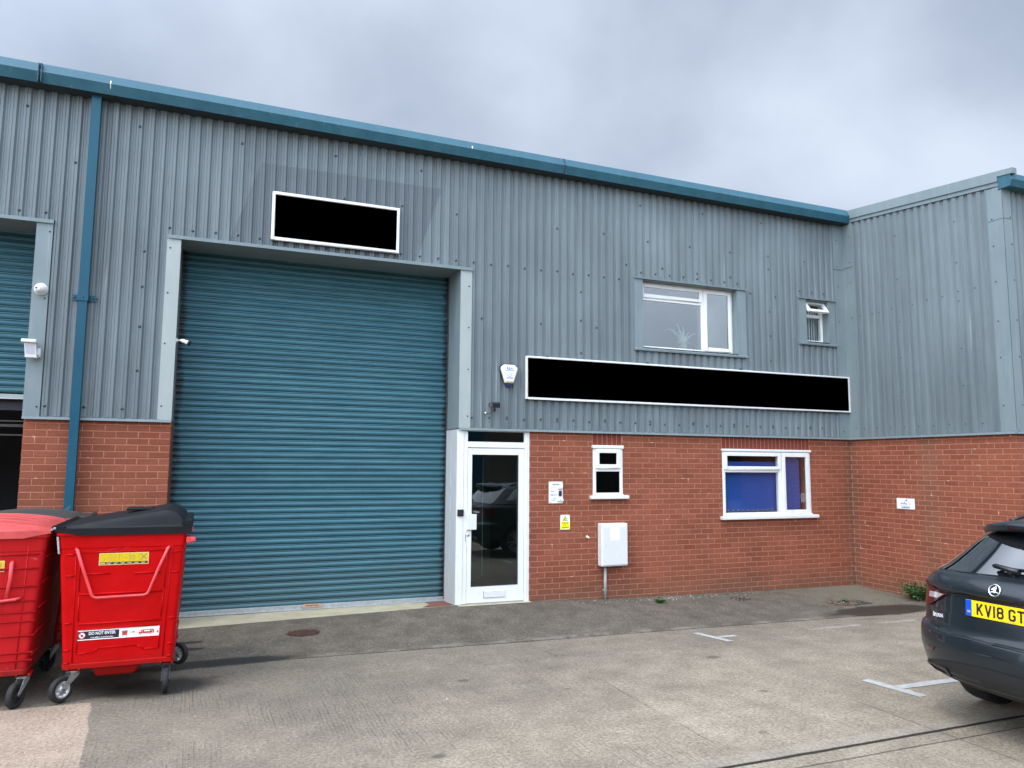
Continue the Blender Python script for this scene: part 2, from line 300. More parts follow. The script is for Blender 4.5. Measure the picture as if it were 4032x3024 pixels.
    # litter of paint flakes and pale grit beside the wall
    fl = step(t, nd(t, 'ShaderNodeTexVoronoi', {'Vector': mapping(t, o, (1, 1, 0)), 'Scale': 17.0, 'Randomness': 1.0}).outputs['Distance'], .13, .10)
    flm = math_(t, 'MULTIPLY', step(t, sd, .6, 1.6), math_(t, 'MULTIPLY', step(t, X, 4.9, 5.4), math_(t, 'SUBTRACT', 1.0, step(t, X, 7.6, 8.6))))
    c = mixc(t, math_(t, 'MULTIPLY', math_(t, 'MULTIPLY', fl, flm), step(t, noise(t, o, 7, 2), .52, .6)), c, (.46, .42, .35, 1))
    # rust stain at the shutter's right foot, rust and leaf rubbish over the little gully
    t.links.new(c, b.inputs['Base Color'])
    rr_ = nd(t, 'ShaderNodeMapRange', {'Value': wet, 'From Min': 0., 'From Max': 1., 'To Min': .9, 'To Max': .5}).outputs[0]
    t.links.new(rr_, b.inputs['Roughness']); b.inputs['Specular IOR Level'].default_value = .3
    h = math_(t, 'ADD', math_(t, 'MULTIPLY', fine, .8), math_(t, 'ADD', math_(t, 'MULTIPLY', grit, .35), math_(t, 'MULTIPLY', math_(t, 'ADD', math_(t, 'MULTIPLY', gro, .6), math_(t, 'MULTIPLY', js, 3.0)), -1.0)))
    bp = nd(t, 'ShaderNodeBump', {'Height': h, 'Strength': .8, 'Distance': .012}); t.links.new(bp.outputs[0], b.inputs['Normal'])
    return m
groundmat()

mat('white_pvc', (.74, .74, .70), .32, var=.03, vs=8)
mat('white_paint', (.68, .68, .64), .5, var=.06, vs=5, bump=.1)
mat('grey_post', (.47, .49, .48), .55, var=.10, vs=4, vstretch=(8, 8, 1))
mat('white_plastic', (.66, .66, .63), .4, var=.03, vs=20)
mat('cream_plastic', (.70, .66, .54), .45, var=.05, vs=20)
mat('alarm_cream', (.76, .72, .58), .4)
mat('black_plastic', (.013, .013, .015), .42, var=.2, vs=15)
mat('black_matt', (0, 0, 0), .9, spec=0)
mat('black_print', (.012, .012, .014), .55)
mat('navy_plastic', (.010, .014, .06), .3)
mat('dark_interior', (.05, .05, .052), .9)
mat('lobby_wall', (.16, .18, .17), .9)
mat('room_wall', (.34, .35, .35), .9)
mat('room_floor', (.10, .10, .10), .8)
mat('galvanised', (.42, .45, .45), .45, metal=.55, var=.18, vs=25)
mat('zinc', (.62, .63, .62), .32, metal=.9, var=.1, vs=30)
mat('bolt', (.07, .08, .085), .45, metal=.6)
mat('grey_pvc', (.32, .33, .30), .55, var=.12, vs=14, vstretch=(3, 3, 1))
mat('shutter_gap_shade', (.006, .012, .016), .8)  # recess shade between the slats, put into the colour
mat('shaded_steel', (.018, .030, .036), .8, var=.4, vs=5)  # shade under the gutter, put into the colour
mat('sill_concrete', (.36, .32, .215), .9, var=.16, vs=5, bump=.4, bs=50)
mat('red_oxide', (.19, .058, .042), .8, var=.25, vs=12)
mat('rubber', (.012, .012, .012), .75, var=.2, vs=30)
mat('bin_red', (.46, .0004, .0012), .38, spec=.12, var=.08, vs=3, bump=.04, bs=25)
mat('bin_red_worn', (.42, .006, .008), .45, spec=.15, var=.14, vs=4, bump=.06, bs=25)
def binpaint(name, c1, c2, scuff, grime, amt):
    m, t, b = newmat(name); o = N(t, 'ShaderNodeTexCoord').outputs['Object']; sep = nd(t, 'ShaderNodeSeparateXYZ', {'Vector': o}); Z = sep.outputs[2]
    n1 = noise(t, o, 2.5, 5, .6); n2 = noise(t, mapping(t, o, (3, 3, 14), (0, .5, 0)), 2.4, 6, .75); n3 = noise(t, o, 26, 5, .7)
    c = mixc(t, nd(t, 'ShaderNodeMapRange', {'Value': n1, 'From Min': .3, 'From Max': .7}).outputs[0], c1, c2)
    c = mixc(t, math_(t, 'MULTIPLY', step(t, n2, .66, .74), amt), c, scuff)
    sp = math_(t, 'MULTIPLY', step(t, n3, .72, .76), amt*.8); c = mixc(t, sp, c, scuff)
    lo = math_(t, 'SUBTRACT', 1.0, step(t, math_(t, 'ADD', Z, math_(t, 'MULTIPLY', math_(t, 'SUBTRACT', n3, .5), .30)), .22, .36))
    c = mixc(t, math_(t, 'MULTIPLY', lo, grime), c, (.06, .016, .010, 1))
    st = step(t, noise(t, mapping(t, o, (16, 16, 1.2)), 1., 4, .6), .60, .74); c = mixc(t, math_(t, 'MULTIPLY', st, grime*.35), c, (.10, .010, .008, 1))
    t.links.new(c, b.inputs['Base Color']); b.inputs['Specular IOR Level'].default_value = .14
    t.links.new(nd(t, 'ShaderNodeMapRange', {'Value': n1, 'From Min': .3, 'From Max': .7, 'To Min': .32, 'To Max': .55}).outputs[0], b.inputs['Roughness'])
    bp = nd(t, 'ShaderNodeBump', {'Height': math_(t, 'ADD', noise(t, o, 3.5, 3), math_(t, 'MULTIPLY', n3, .04)), 'Strength': .35, 'Distance': .03}); t.links.new(bp.outputs[0], b.inputs['Normal'])
MATS.pop('bin_red'); MATS.pop('bin_red_worn')
binpaint('bin_red', (.42, .0004, .0012, 1), (.50, .0006, .0016, 1), (.62, .09, .09, 1), .45, .30)
binpaint('bin_red_worn', (.34, .005, .007, 1), (.46, .010, .012, 1), (.60, .14, .12, 1), .75, .9)
mat('handle_red', (.66, .055, .060), .35, var=.15, vs=12)  # pinker than the body: highlights from above put into the colour
mat('lid_black', (.006, .0065, .008), .55, spec=.22, var=.16, vs=7, bump=.08, bs=70)
mat('lid_black_dirty', (.034, .033, .030), .6, var=.35, vs=5, bump=.1, vstretch=(1, 7, 1))
mat('lid_red', (.46, .055, .048), .45, var=.25, vs=4, vstretch=(1.5, 4, 1))
mat('sticker_yellow', (.62, .44, .0), .35)
mat('sticker_edge', (.80, .62, .28), .4)
mat('sticker_white', (.78, .78, .80), .35)
mat('print_red', (.55, .03, .03), .4)
mat('print_grey', (.16, .16, .17), .5)
mat('print_pale', (.45, .46, .50), .5)
mat('print_pink', (.70, .42, .52), .5)
mat('print_purple', (.05, .01, .05), .5)
mat('print_blue', (.02, .05, .30), .4)
mat('print_cyan', (.05, .30, .50), .4)
mat('print_teal', (.04, .18, .20), .4)
mat('print_orange', (.70, .35, .12), .4)
mat('sign_white', (.80, .80, .82), .35)
mat('warn_yellow', (.85, .80, .0), .4)
mat('blind_blue', (.010, .066, .30), .8, var=.08, vs=3)
mat('blind_cord', (.5, .55, .6), .5)
mat('brass_plate', (.62, .36, .24), .45, metal=.3, var=.3, vs=60)
mat('aloe', (.62, .72, .60), .5, var=.2, vs=12)
mat('dry_leaf', (.6, .5, .36), .7)
mat('pot_white', (.75, .78, .78), .5)
mat('weed', (.040, .105, .020), .6, var=.45, vs=25)
mat('weed_stem', (.14, .11, .04), .7)
mat('litter', (.13, .070, .038), .9, var=.5, vs=40)
mat('litter_pale', (.34, .28, .20), .9, var=.3, vs=40)
mat('rust_iron', (.060, .028, .018), .9, var=.5, vs=30, bump=.5, bs=80)
mat('cast_iron', (.055, .050, .045), .75, var=.3, vs=20)
mat('line_paint', (.37, .36, .33), .8, var=.22, vs=18, bump=.3, bs=60)
mat('car_paint', (.007, .0115, .0145), .36, metal=0, spec=.4, coat=.4)
mat('badge_silver', (.72, .74, .75), .3)
mat('car_silver', (.30, .33, .35), .3, metal=.5, coat=1.0)
mat('car_black', (.006, .006, .007), .35)
mat('car_glass', (.010, .012, .014), .03, spec=1.0, coat=1.0)
MATS['car_glass'].node_tree.nodes['Principled BSDF'].inputs['Coat IOR'].default_value = 2.3
MATS['car_glass'].node_tree.nodes['Principled BSDF'].inputs['Coat Roughness'].default_value = .0
mat('car_trim', (.012, .012, .013), .6)
mat('lamp_red', (.060, .002, .006), .16, coat=.3)
mat('lamp_clear', (.60, .60, .60), .08, metal=.5, coat=1.0)
mat('chrome', (.80, .81, .82), .10, metal=1.0)
mat('dark_chrome', (.16, .16, .16), .25, metal=.9)
mat('plate_yellow', (.86, .58, .004), .35, var=.03, vs=60)
mat('plate_blue', (.0, .07, .45), .35)
mat('roof_sheet', (.20, .22, .23), .6)
mat('unseen_building_dark', (.10, .085, .075), .9, var=.3, vs=.6)
mat('hedge', (.020, .038, .014), .9, var=.5, vs=3)
glassmat('glass_pane', (.92, .94, .94, 1), .22, 0, .0)
glassmat('glass_door', (.60, .68, .66, 1), .6, 0, .05)
glassmat('glass_sky', (.85, .90, .90, 1), 1.5, 0, .10)
m_ = glassmat('glass_obscure', (.05, .055, .06, 1), .5, .18, 0)

# ------------------------------------------------------------------ mesh helpers
class MB:
    def __init__(s): s.v = []; s.f = []; s.m = []; s.mats = []; s.sm = []
    def mi(s, m):
        if m not in s.mats: s.mats.append(m)
        return s.mats.index(m)
    def add(s, vs, fs, m, smooth=False):
        o = len(s.v); s.v += [tuple(v) for v in vs]; i = s.mi(m)
        for f in fs: s.f.append(tuple(o+k for k in f)); s.m.append(i); s.sm.append(smooth)
    def box(s, x0, x1, y0, y1, z0, z1, m):
        vs = [(x, y, z) for z in (z0, z1) for y in (y0, y1) for x in (x0, x1)]
        s.add(vs, [(0, 2, 3, 1), (4, 5, 7, 6), (0, 1, 5, 4), (2, 6, 7, 3), (0, 4, 6, 2), (1, 3, 7, 5)], m)
    def obox(s, c, ax, ay, az, m):      # oriented box: centre, half axes
        c, ax, ay, az = map(Vector, (c, ax, ay, az))
        vs = [c+ax*i+ay*j+az*k for k in (-1, 1) for j in (-1, 1) for i in (-1, 1)]
        s.add(vs, [(0, 2, 3, 1), (4, 5, 7, 6), (0, 1, 5, 4), (2, 6, 7, 3), (0, 4, 6, 2), (1, 3, 7, 5)], m)
    def prism(s, pts, axis, a, b, m, cap=True, smooth=False):  # closed 2-D polygon extruded along an axis
        def P(p, t):
            return {0: (t, p[0], p[1]), 1: (p[0], t, p[1]), 2: (p[0], p[1], t)}[axis]
        n = len(pts); vs = [P(p, a) for p in pts]+[P(p, b) for p in pts]
        fs = [(i, (i+1) % n, n+(i+1) % n, n+i) for i in range(n)]
        s.add(vs, fs, m, smooth)
        if cap: s.add(vs, [tuple(range(n))[::-1], tuple(range(n, 2*n))], m)
    def strip(s, pts, axis, a, b, m, smooth=False):            # open profile extruded
        def P(p, t):
            return {0: (t, p[0], p[1]), 1: (p[0], t, p[1]), 2: (p[0], p[1], t)}[axis]
        n = len(pts); vs = [P(p, a) for p in pts]+[P(p, b) for p in pts]
        s.add(vs, [(i, i+1, n+i+1, n+i) for i in range(n-1)], m, smooth)
    def tube(s, pts, r, m, k=10, cap=True, flat=None):
        pts = [Vector(p) for p in pts]; rings = []; up = None
        for i, p in enumerate(pts):
            d = (pts[min(i+1, len(pts)-1)]-pts[max(i-1, 0)]).normalized()
            if up is None:
                a = Vector((0, 0, 1)) if abs(d.z) < .9 else Vector((1, 0, 0))
                up = (a-d*a.dot(d)).normalized()
            else: up = (up-d*up.dot(d)).normalized()
            sd = d.cross(up); rad = r[i] if isinstance(r, (list, tuple)) else r
            rings.append([p+(up*math.cos(2*math.pi*j/k)*(flat or 1)+sd*math.sin(2*math.pi*j/k))*rad for j in range(k)])
        vs = [v for q in rings for v in q]
        fs = [(i*k+j, i*k+(j+1) % k, (i+1)*k+(j+1) % k, (i+1)*k+j) for i in range(len(pts)-1) for j in range(k)]
        s.add(vs, fs, m, True)
        if cap: s.add(vs, [tuple(range(k))[::-1], tuple((len(pts)-1)*k+j for j in range(k))], m)
    def cyl(s, a, b, r, m, k=20, r2=None): s.tube([a, b], [r, r if r2 is None else r2], m, k)
    def lathe(s, c, ax, prof, m, k=28, smooth=True):           # prof: (along, radius)
        c, ax = Vector(c), Vector(ax).normalized(); a = Vector((0, 0, 1)) if abs(ax.z) < .9 else Vector((1, 0, 0))
        u = (a-ax*a.dot(ax)).normalized(); w = ax.cross(u)
        vs = [c+ax*h+(u*math.cos(2*math.pi*j/k)+w*math.sin(2*math.pi*j/k))*rad for h, rad in prof for j in range(k)]
        s.add(vs, [(i*k+j, i*k+(j+1) % k, (i+1)*k+(j+1) % k, (i+1)*k+j) for i in range(len(prof)-1) for j in range(k)], m, smooth)
    def sphere(s, c, r, m, k=14, sc=(1, 1, 1)):
        c = Vector(c); n = k//2; vs = []
        for i in range(n+1):
            a = math.pi*i/n
            for j in range(k):
                b = 2*math.pi*j/k; vs.append(c+Vector((math.sin(a)*math.cos(b)*sc[0], math.sin(a)*math.sin(b)*sc[1], math.cos(a)*sc[2]))*r)
        s.add(vs, [(i*k+j, (i+1)*k+j, (i+1)*k+(j+1) % k, i*k+(j+1) % k) for i in range(n) for j in range(k)], m, True)
    def quad(s, a, b, c, d, m): s.add([a, b, c, d], [(0, 1, 2, 3)], m)
    def grid(s, G, m, smooth=True, flip=False):
        n, k = len(G), len(G[0]); vs = [v for r_ in G for v in r_]
        fs = [(i*k+j, i*k+j+1, (i+1)*k+j+1, (i+1)*k+j) for i in range(n-1) for j in range(k-1)]
        if flip: fs = [f[::-1] for f in fs]
        s.add(vs, fs, m, smooth)
    def build(s, name, parent=None, bevel=0, seg=2, angle=35, normals=True):
        me = bpy.data.meshes.new(name); me.from_pydata(s.v, [], s.f); me.validate(verbose=False)
        for m in s.mats: me.materials.append(MATS[m])
        if len(me.polygons) == len(s.m):
            me.polygons.foreach_set('material_index', s.m); me.polygons.foreach_set('use_smooth', s.sm)
        if normals:
            bm = bmesh.new(); bm.from_mesh(me); bmesh.ops.remove_doubles(bm, verts=bm.verts, dist=1e-5); bmesh.ops.recalc_face_normals(bm, faces=bm.faces)
            bm.to_mesh(me); bm.free()
        me.update()
        o = bpy.data.objects.new(name, me); COL.objects.link(o)
        if parent is not None: setpar(o, parent)
        if bevel:
            b = o.modifiers.new('bevel', 'BEVEL'); b.width = bevel; b.segments = seg; b.limit_method = 'ANGLE'; b.angle_limit = R(angle); b.harden_normals = False
        return o
def setpar(o, p):
    o.parent = p; o.matrix_parent_inverse = wm(p).inverted()
def wm(o):
    m = Matrix.LocRotScale(o.location, o.rotation_euler, o.scale)
    return (wm(o.parent) @ o.matrix_parent_inverse @ m) if o.parent else m
def thing(name, loc, label, cat, group=None, rz=0):
    o = bpy.data.objects.new(name, None); COL.objects.link(o); o.location = loc; o.rotation_euler = (0, 0, rz); o.empty_display_size = .1
    o['label'] = label; o['category'] = cat
    if group: o['group'] = group
    return o
def struct(o): o['kind'] = 'structure'; return o
def text(name, s, loc, rot, size, m, parent=None, bold=0., sx=1., align='CENTER', thick=.0006, local=False, shear=0):
    cu = bpy.data.curves.new(name, 'FONT'); cu.body = s; cu.size = size; cu.align_x = align; cu.align_y = 'CENTER'; cu.offset = bold; cu.extrude = thick; cu.resolution_u = 3; cu.shear = shear
    o = bpy.data.objects.new('tmp', cu); COL.objects.link(o)
    dg = bpy.context.evaluated_depsgraph_get(); me = bpy.data.meshes.new_from_object(o.evaluated_get(dg)); bpy.data.objects.remove(o)
    me.name = name
    T = Matrix.Translation(loc) @ rot.to_4x4() @ Matrix.Diagonal((sx, 1, 1, 1)); me.transform(T)
    me.materials.clear(); me.materials.append(MATS[m])
    o = bpy.data.objects.new(name, me); COL.objects.link(o)
    if parent is not None:
        if local: o.parent = parent
        else: setpar(o, parent)
    return o
# text orientation: faces -Y (front wall), faces -X (gable, car rear)
ROT_F = Matrix(((1, 0, 0), (0, 0, -1), (0, 1, 0)))
ROT_G = Matrix(((0, 0, -1), (-1, 0, 0), (0, 1, 0)))

# ------------------------------------------------------------------ ground
def lerp(x, xs, ys):
    if x <= xs[0]: return ys[0]
    for a, b, c, d in zip(xs, xs[1:], ys, ys[1:]):
        if x <= b: return c+(d-c)*(x-a)/(b-a)
    return ys[-1]
def zw(x): return lerp(x, [-2, .17, 3.5, 4.6, 5.67, 8, 10.35, 12], [0, .028, .09, .078, .037, .01, -.01, -.01])
def g(x, y):
    yj = -1.48-.042*(x-1.2)
    if y >= 0: return zw(x)
    if y > yj: q = y/yj; return zw(x)*(1-q)-.06*q
    q = min(1, max(0, (yj-y)/1.2)); return -.06*(1-q)
def ground():
    xs = [-150, -60, -25, -12] + [-6+.3*i for i in range(68)] + [16, 25, 60, 150]
    ys = [-150, -60, -30, -18, -12] + [-8+.16*i for i in range(50)] + [0, .3, 1, 3, 10, 30]
    ys = sorted(set(round(y, 4) for y in ys if y < -.001))+[0, .45, .9, 3, 15, 40]
    b = MB(); b.grid([[(x, y, g(x, y)+(.0 if y < .2 else -.02)) for x in xs] for y in ys], 'yard_concrete', True)
    return struct(b.build('ground'))
ground()

# ------------------------------------------------------------------ brickwork helper
def bricks(b, u0, u1, z0f, z1, plane, off, phase=0., holes=(), soldier=(), base=None):
    """courses from z0 up to z1; plane='F' -> (u,off,z) facing -Y ; 'G' -> (off,u,z) facing -X"""
    J = .0055; D = .012
    def bk(a, c, z0, z1_, tone=0):
        e = random.uniform(-.0012, .0012); q = [random.uniform(-.0008, .0008) for _ in range(4)]; k = .0022
        P = lambda u, d, z: (u, off+d, z) if plane == 'F' else (off+d, u, z)
        fr = e
        vs = [P(a, D, z0), P(c, D, z0), P(c, D, z1_), P(a, D, z1_),
              P(a, fr+k, z0), P(c, fr+k, z0), P(c, fr+k, z1_), P(a, fr+k, z1_),
              P(a+k, fr+q[0], z0+k), P(c-k, fr+q[1], z0+k), P(c-k, fr+q[2], z1_-k), P(a+k, fr+q[3], z1_-k)]
        fs = [(8, 9, 10, 11)]
        for i in range(4):
            j = (i+1) % 4; fs += [(i, j, 4+j, 4+i), (4+i, 4+j, 8+j, 8+i)]
        b.add(vs, fs, 'soldier_brick' if tone else 'red_brick')
    z0 = math.floor((z0f-.1)/.075)*.075
    r = round(z0/.075)
    while r*.075 < z1-.01:
        za = r*.075+J; zb = min((r+1)*.075-J, z1)
        st = phase+(0 if r % 2 == 0 else .1125)
        n0 = math.floor((u0-st)/.225)-1
        segs = []
        u = st+n0*.225
        while u < u1:
            a, c = max(u+J, u0), min(u+.225-J, u1)
            if c-a > .02: segs.append((a+random.uniform(-.002, .002) if a > u0+.001 else a, c))
            u += .225
        for (h0, h1, hz0, hz1) in holes:
            if zb > hz0+.012 and za < hz1-.012:
                ns = []
                for a, c in segs:
                    if c <= h0 or a >= h1: ns.append((a, c)); continue
                    if a < h0-.02: ns.append((a, h0-.002))
                    if c > h1+.02: ns.append((h1+.002, c))
                segs = ns
        for a, c in segs: bk(a, c, za, zb)
        r += 1
    for (s0, s1, sz0, sz1) in soldier:
        n = max(1, round((s1-s0)/.0755)); w = (s1-s0)/n
        for i in range(n): bk(s0+i*w+J, s0+(i+1)*w-J, sz0, sz1, 1)
def wallplane(b, u0, u1, z0, z1, plane, off, holes, m='mortar'):
    us = sorted(set([u0, u1]+[h for q in holes for h in q[:2]])); zs = sorted(set([z0, z1]+[h for q in holes for h in q[2:]]))
    for a, c in zip(us, us[1:]):
        for p, q in zip(zs, zs[1:]):
            mu, mz = (a+c)/2, (p+q)/2
            if any(h[0] < mu < h[1] and h[2] < mz < h[3] for h in holes): continue
            P = lambda u, z: (u, off, z) if plane == 'F' else (off, u, z)
            b.add([P(a, p), P(c, p), P(c, q), P(a, q)], [(0, 1, 2, 3)], m)

# ------------------------------------------------------------------ corrugated sheet
PITCH = .1265
def corr(b, u0, u1, z0, z1fun, plane, off, holes=(), phase=0., m='grey_cladding'):
    """off = face of the valleys, crests stand proud of it (towards -Y / -X)"""
    H = .026; prof = [(0, 0), (.014, 0), (.018, .004), (.022, 0), (.038, 0), (.054, H), (.074, H), (.079, H-.0045), (.084, H), (.1085, H)]
    pts = []
    n = math.floor((u0-phase)/PITCH)-1
    while phase+n*PITCH < u1+PITCH:
        for a, h in prof: pts.append((phase+n*PITCH+a*PITCH/.1265, h))
        n += 1
    def hat(u):
        for (a, h), (c, k) in zip(pts, pts[1:]):
            if a <= u <= c: return h+(k-h)*(u-a)/(c-a+1e-9)
        return 0
    us = [p for p in pts if u0 < p[0] < u1]
    ex = [u0, u1]+[h for q in holes for h in q[:2] if u0 < h < u1]
    us += [(u, hat(u)) for u in ex]; us.sort()
    for (a, h), (c, k) in zip(us, us[1:]):
        if c-a < 1e-6: continue
        mu = (a+c)/2; spans = [(z0, None)]
        for q in sorted(holes, key=lambda q: q[2]):
            if q[0] < mu < q[1]:
                ns = []
                for p0, p1 in spans:
                    top = p1 if p1 is not None else 99
                    if q[3] <= p0 or q[2] >= top: ns.append((p0, p1)); continue
                    if q[2] > p0: ns.append((p0, q[2]))
                    if q[3] < top: ns.append((q[3], p1))
                spans = ns
        for p0, p1 in spans:
            za = z1fun(a) if p1 is None else p1; zc = z1fun(c) if p1 is None else p1
            P = lambda u, d, z: (u, off-d, z) if plane == 'F' else (off-d, u, z)
            b.add([P(a, h, p0), P(c, k, p0), P(c, k, zc), P(a, h, za)], [(0, 1, 2, 3)], m)
def screw(b, p, n=(0, -1, 0), r=.0135, m='bolt'):
    n = Vector(n); p = Vector(p)
    b.lathe(p, n, [(-.001, r*1.25), (.003, r*1.2), (.0035, r*.75), (.009, r*.65), (.011, 0.001)], m, 8)

# ================================================================== main building
GX = 10.354
bld = thing('industrial_unit', (4, .3, 0), 'long grey corrugated industrial unit with red brick base and big blue roller shutter', 'building')
ZC = 2.385; EZ = 6.10
holes_b = [(5.50, 5.985, 1.47, 2.19), (7.745, 9.465, 1.14, 2.175)]
HW = [(6.34, 8.078, 3.655, 4.69), (9.474, 9.945, 3.965, 4.66)]
b = MB()
bricks(b, -1.465, 0, -.06, 2.375, 'F', 0, phase=-1.4625+.1125)
wallplane(b, -1.462, -.003, -.15, 2.38, 'F', .0035, [])
# return sides of the pier
for xx in (-1.463, -.002): b.add([(xx, .0, -.1), (xx, .55, -.1), (xx, .55, 2.38), (xx, 0, 2.38)], [(0, 1, 2, 3)], 'red_brick')
b.build('brick_pier', bld, normals=False)
b = MB()
bricks(b, 4.522, GX, -.06, 2.375, 'F', 0, phase=4.645, holes=holes_b+[(5.495, 5.98, 2.19, 2.5), (7.74, 9.47, 2.175, 2.5)], soldier=[(5.50, 5.977, 2.197, 2.372), (7.745, 9.468, 2.18, 2.372)])
wallplane(b, 4.522, GX+.02, -.15, 2.38, 'F', .0035, holes_b)
for h in holes_b:   # reveals
    b.box(h[0]-.02, h[0], .004, .2, h[2], h[3], 'mortar'); b.box(h[1], h[1]+.02, .004, .2, h[2], h[3], 'mortar')
    b.box(h[0]-.02, h[1]+.02, .004, .2, h[3], h[3]+.02, 'mortar'); b.box(h[0]-.02, h[1]+.02, .004, .2, h[2]-.02, h[2], 'mortar')
b.build('brick_wall', bld, normals=False)

b = MB()
sh = [(-9, -1.475, -1, 4.575), (0.0, 3.48, -1, 4.56)] + HW
top = lambda x: 6.14-.0065*x
corr(b, -9, GX-.02, ZC+.012, top, 'F', -.006, sh, phase=.035)
b.build('corrugated_cladding', bld, normals=False)

# fixing screws, in rows where the photograph shows them
b = MB(); ys = -.033
def crest(x): return .035+round((x-.035-.083)/PITCH)*PITCH+.083
def valley(x): return .035+round((x-.035-.02)/PITCH)*PITCH+.03
def row(x0, x1, z, stepn, jit=.012, val=False, skip=.0):
    x = x0
    while x < x1:
        if random.random() >= skip:
            xx = valley(x) if val else crest(x)
            screw(b, (xx, -.007 if val else ys, z+random.uniform(-jit, jit)))
        x += stepn*PITCH
row(-1.3, -.2, 2.50, 3); row(3.72, 10.0, 2.53, 2, .01); row(4.2, 10.0, 2.555, 6, .004)
row(-.15, 3.65, 4.66, 2, .008); row(-1.9, -1.3, 4.68, 2)
row(3.7, 6.1, 4.66, 2, .01); row(8.3, 9.3, 4.66, 4)
row(-1.9, 10.1, 5.30, 6, .02, skip=.15); row(-1.7, 10.1, 5.85, 9, .03, skip=.3); row(3.8, 6.1, 3.9, 7, .02)
row(6.3, 8.2, 4.80, 2, .006); row(9.4, 10, 4.80, 2, .006); row(6.1, 8.1, 4.90, 5, .03)
for z in (4.35, 3.93, 3.46, 2.95): screw(b, (crest(-.40), ys, z)); screw(b, (crest(5.35), ys, z+.05))
for z in (5.1, 4.4, 4.0, 3.6): screw(b, (crest(8.75), ys, z))
for x in (-1.06, -.83): screw(b, (x, ys-.015, 3.74), r=.009)
b.build('fixing_screw', bld, normals=False)

# drip flashings at the foot of the cladding
b = MB()
for x0, x1 in ((-1.475, -.0), (3.48, GX-.045)):
    prof = [(-.004, ZC+.03), (-.004, ZC+.012), (-.047, ZC+.006), (-.052, ZC-.022), (-.049, ZC-.022), (-.046, ZC+.001), (.0, ZC+.004)]
    b.prism(prof, 0, x0, x1, 'grey_trim')
b.build('drip_flashing', bld)
# jamb flanges, reveals and lintel flashing of the two shutter openings
b = MB()
def trimF(x0, x1, z0, z1, y=-.040, m='grey_trim'): b.box(x0, x1, y, y+.003, z0, z1, m)
trimF(-.150, .0, ZC+.008, 4.555, m='pale_trim'); trimF(3.480, 3.640, ZC+.008, 4.545, m='pale_trim'); trimF(-1.475, -1.318, ZC+.008, 4.575)
b.box(-.153, -.150, -.040, .0, ZC+.008, 4.555, 'grey_trim'); b.box(3.640, 3.643, -.04, 0, ZC+.008, 4.545, 'grey_trim'); b.box(-1.318, -1.315, -.04, 0, ZC+.008, 4.575, 'grey_trim')
b.box(-.003, .0, -.037, .5, ZC+.008, 4.555, 'grey_trim'); b.box(3.480, 3.483, -.037, .56, 2.385, 4.555, 'grey_trim')
b.box(-1.475, -1.472, -.037, .5, ZC+.008, 4.575, 'grey_trim')
for x, zs in ((-.115, (4.42, 3.88, 3.28, 2.55)), (3.60, (4.32, 3.75, 3.18, 2.55)), (-1.345, (4.46, 3.70, 3.11, 2.50))):
    for z in zs: screw(b, (x, -.041, z), r=.008)
b.build('shutter_surround', bld)
b = MB()
for x0, x1, z in ((-.150, 3.65, 4.555), (-9, -1.310, 4.575)):
    b.prism([(-.060, z-.022), (-.057, z-.022), (-.055, z+.014), (-.006, z+.022), (-.006, z+.03), (-.060, z+.018)], 0, x0, x1, 'grey_trim')
    b.box(x0+.15, x1-.16 if x1 > 0 else x1-.16, -.055, .60, z-.004, z, 'grey_trim')
b.build('lintel_flashing', bld)

# roller shutters
def shutter(x0, x1, zb, zt, y0, seed):
    b = MB(); p = .0775; z = zb; prof = []
    while z < zt:
        for k in range(7):
            a = k/6; prof.append((y0-.017*math.sin(math.pi*(.08+.84*a)), z+.019+.0545*a))
        prof += [(y0+.014, z+.0735), (y0+.014, z+.0775), (y0-.0060, z+.0790)]
        prof += [(y0-.0045, z+.0790+.0115), (y0+.014, z+.0785+.0125)]
        z += p
    for i in range(len(prof)-1):
        k = i % 12
        b.strip(prof[i:i+2], 0, x0, x1, 'shutter_gap_shade' if k in (6, 7, 10, 11) else 'blue_shutter', False)
    return b
b = shutter(.0, 3.478, .098, 4.56, .515, 1)
shu = b.build('roller_shutter', bld, normals=False)
b = MB(); b.box(.015, 3.47, .497, .535, .075, .124, 'galvanised'); b.box(.015, 3.47, .485, .54, .060, .075, 'galvanised')
b.build('bottom_rail', shu, bevel=.003)
b = MB(); b.prism([(1.632+.012*math.cos(a)*1.6, .111+.021*math.sin(a)) for a in [math.pi/2+math.pi*i/6 for i in range(7)]] + [(1.829+.012*math.cos(a)*1.6, .111+.021*math.sin(a)) for a in [-math.pi/2+math.pi*i/6 for i in range(7)]], 1, .482, .4845, 'brass_plate')
npl = b.build('name_plate', shu)
text('lettering', 'Bostwick Doors', (1.731, .4815, .112), ROT_F, .024, 'black_print', shu, bold=.0006, sx=1.0)
b = shutter(-9, -1.476, 2.665, 4.58, .515, 2); sh2 = b.build('raised_shutter', bld, normals=False)
b = MB(); b.box(-9, -1.48, .497, .535, 2.622, 2.668, 'pale_trim'); b.box(-9, -1.48, .485, .54, 2.61, 2.622, 'galvanised'); b.build('bottom_rail', sh2, bevel=.003)
b = MB()   # inner door folded up behind the raised shutter
b.box(-9, -1.5, .62, .66, 2.49, 2.61, 'black_plastic'); b.box(-9, -1.5, .64, .66, 2.30, 2.33, 'cast_iron'); b.box(-9, -1.5, .64, .66, 2.36, 2.375, 'cast_iron'); b.box(-9, -1.5, .64, .66, 2.20, 2.215, 'cast_iron')
b.build('inner_door', bld)
b = MB()   # unlit inside of the neighbouring doorway
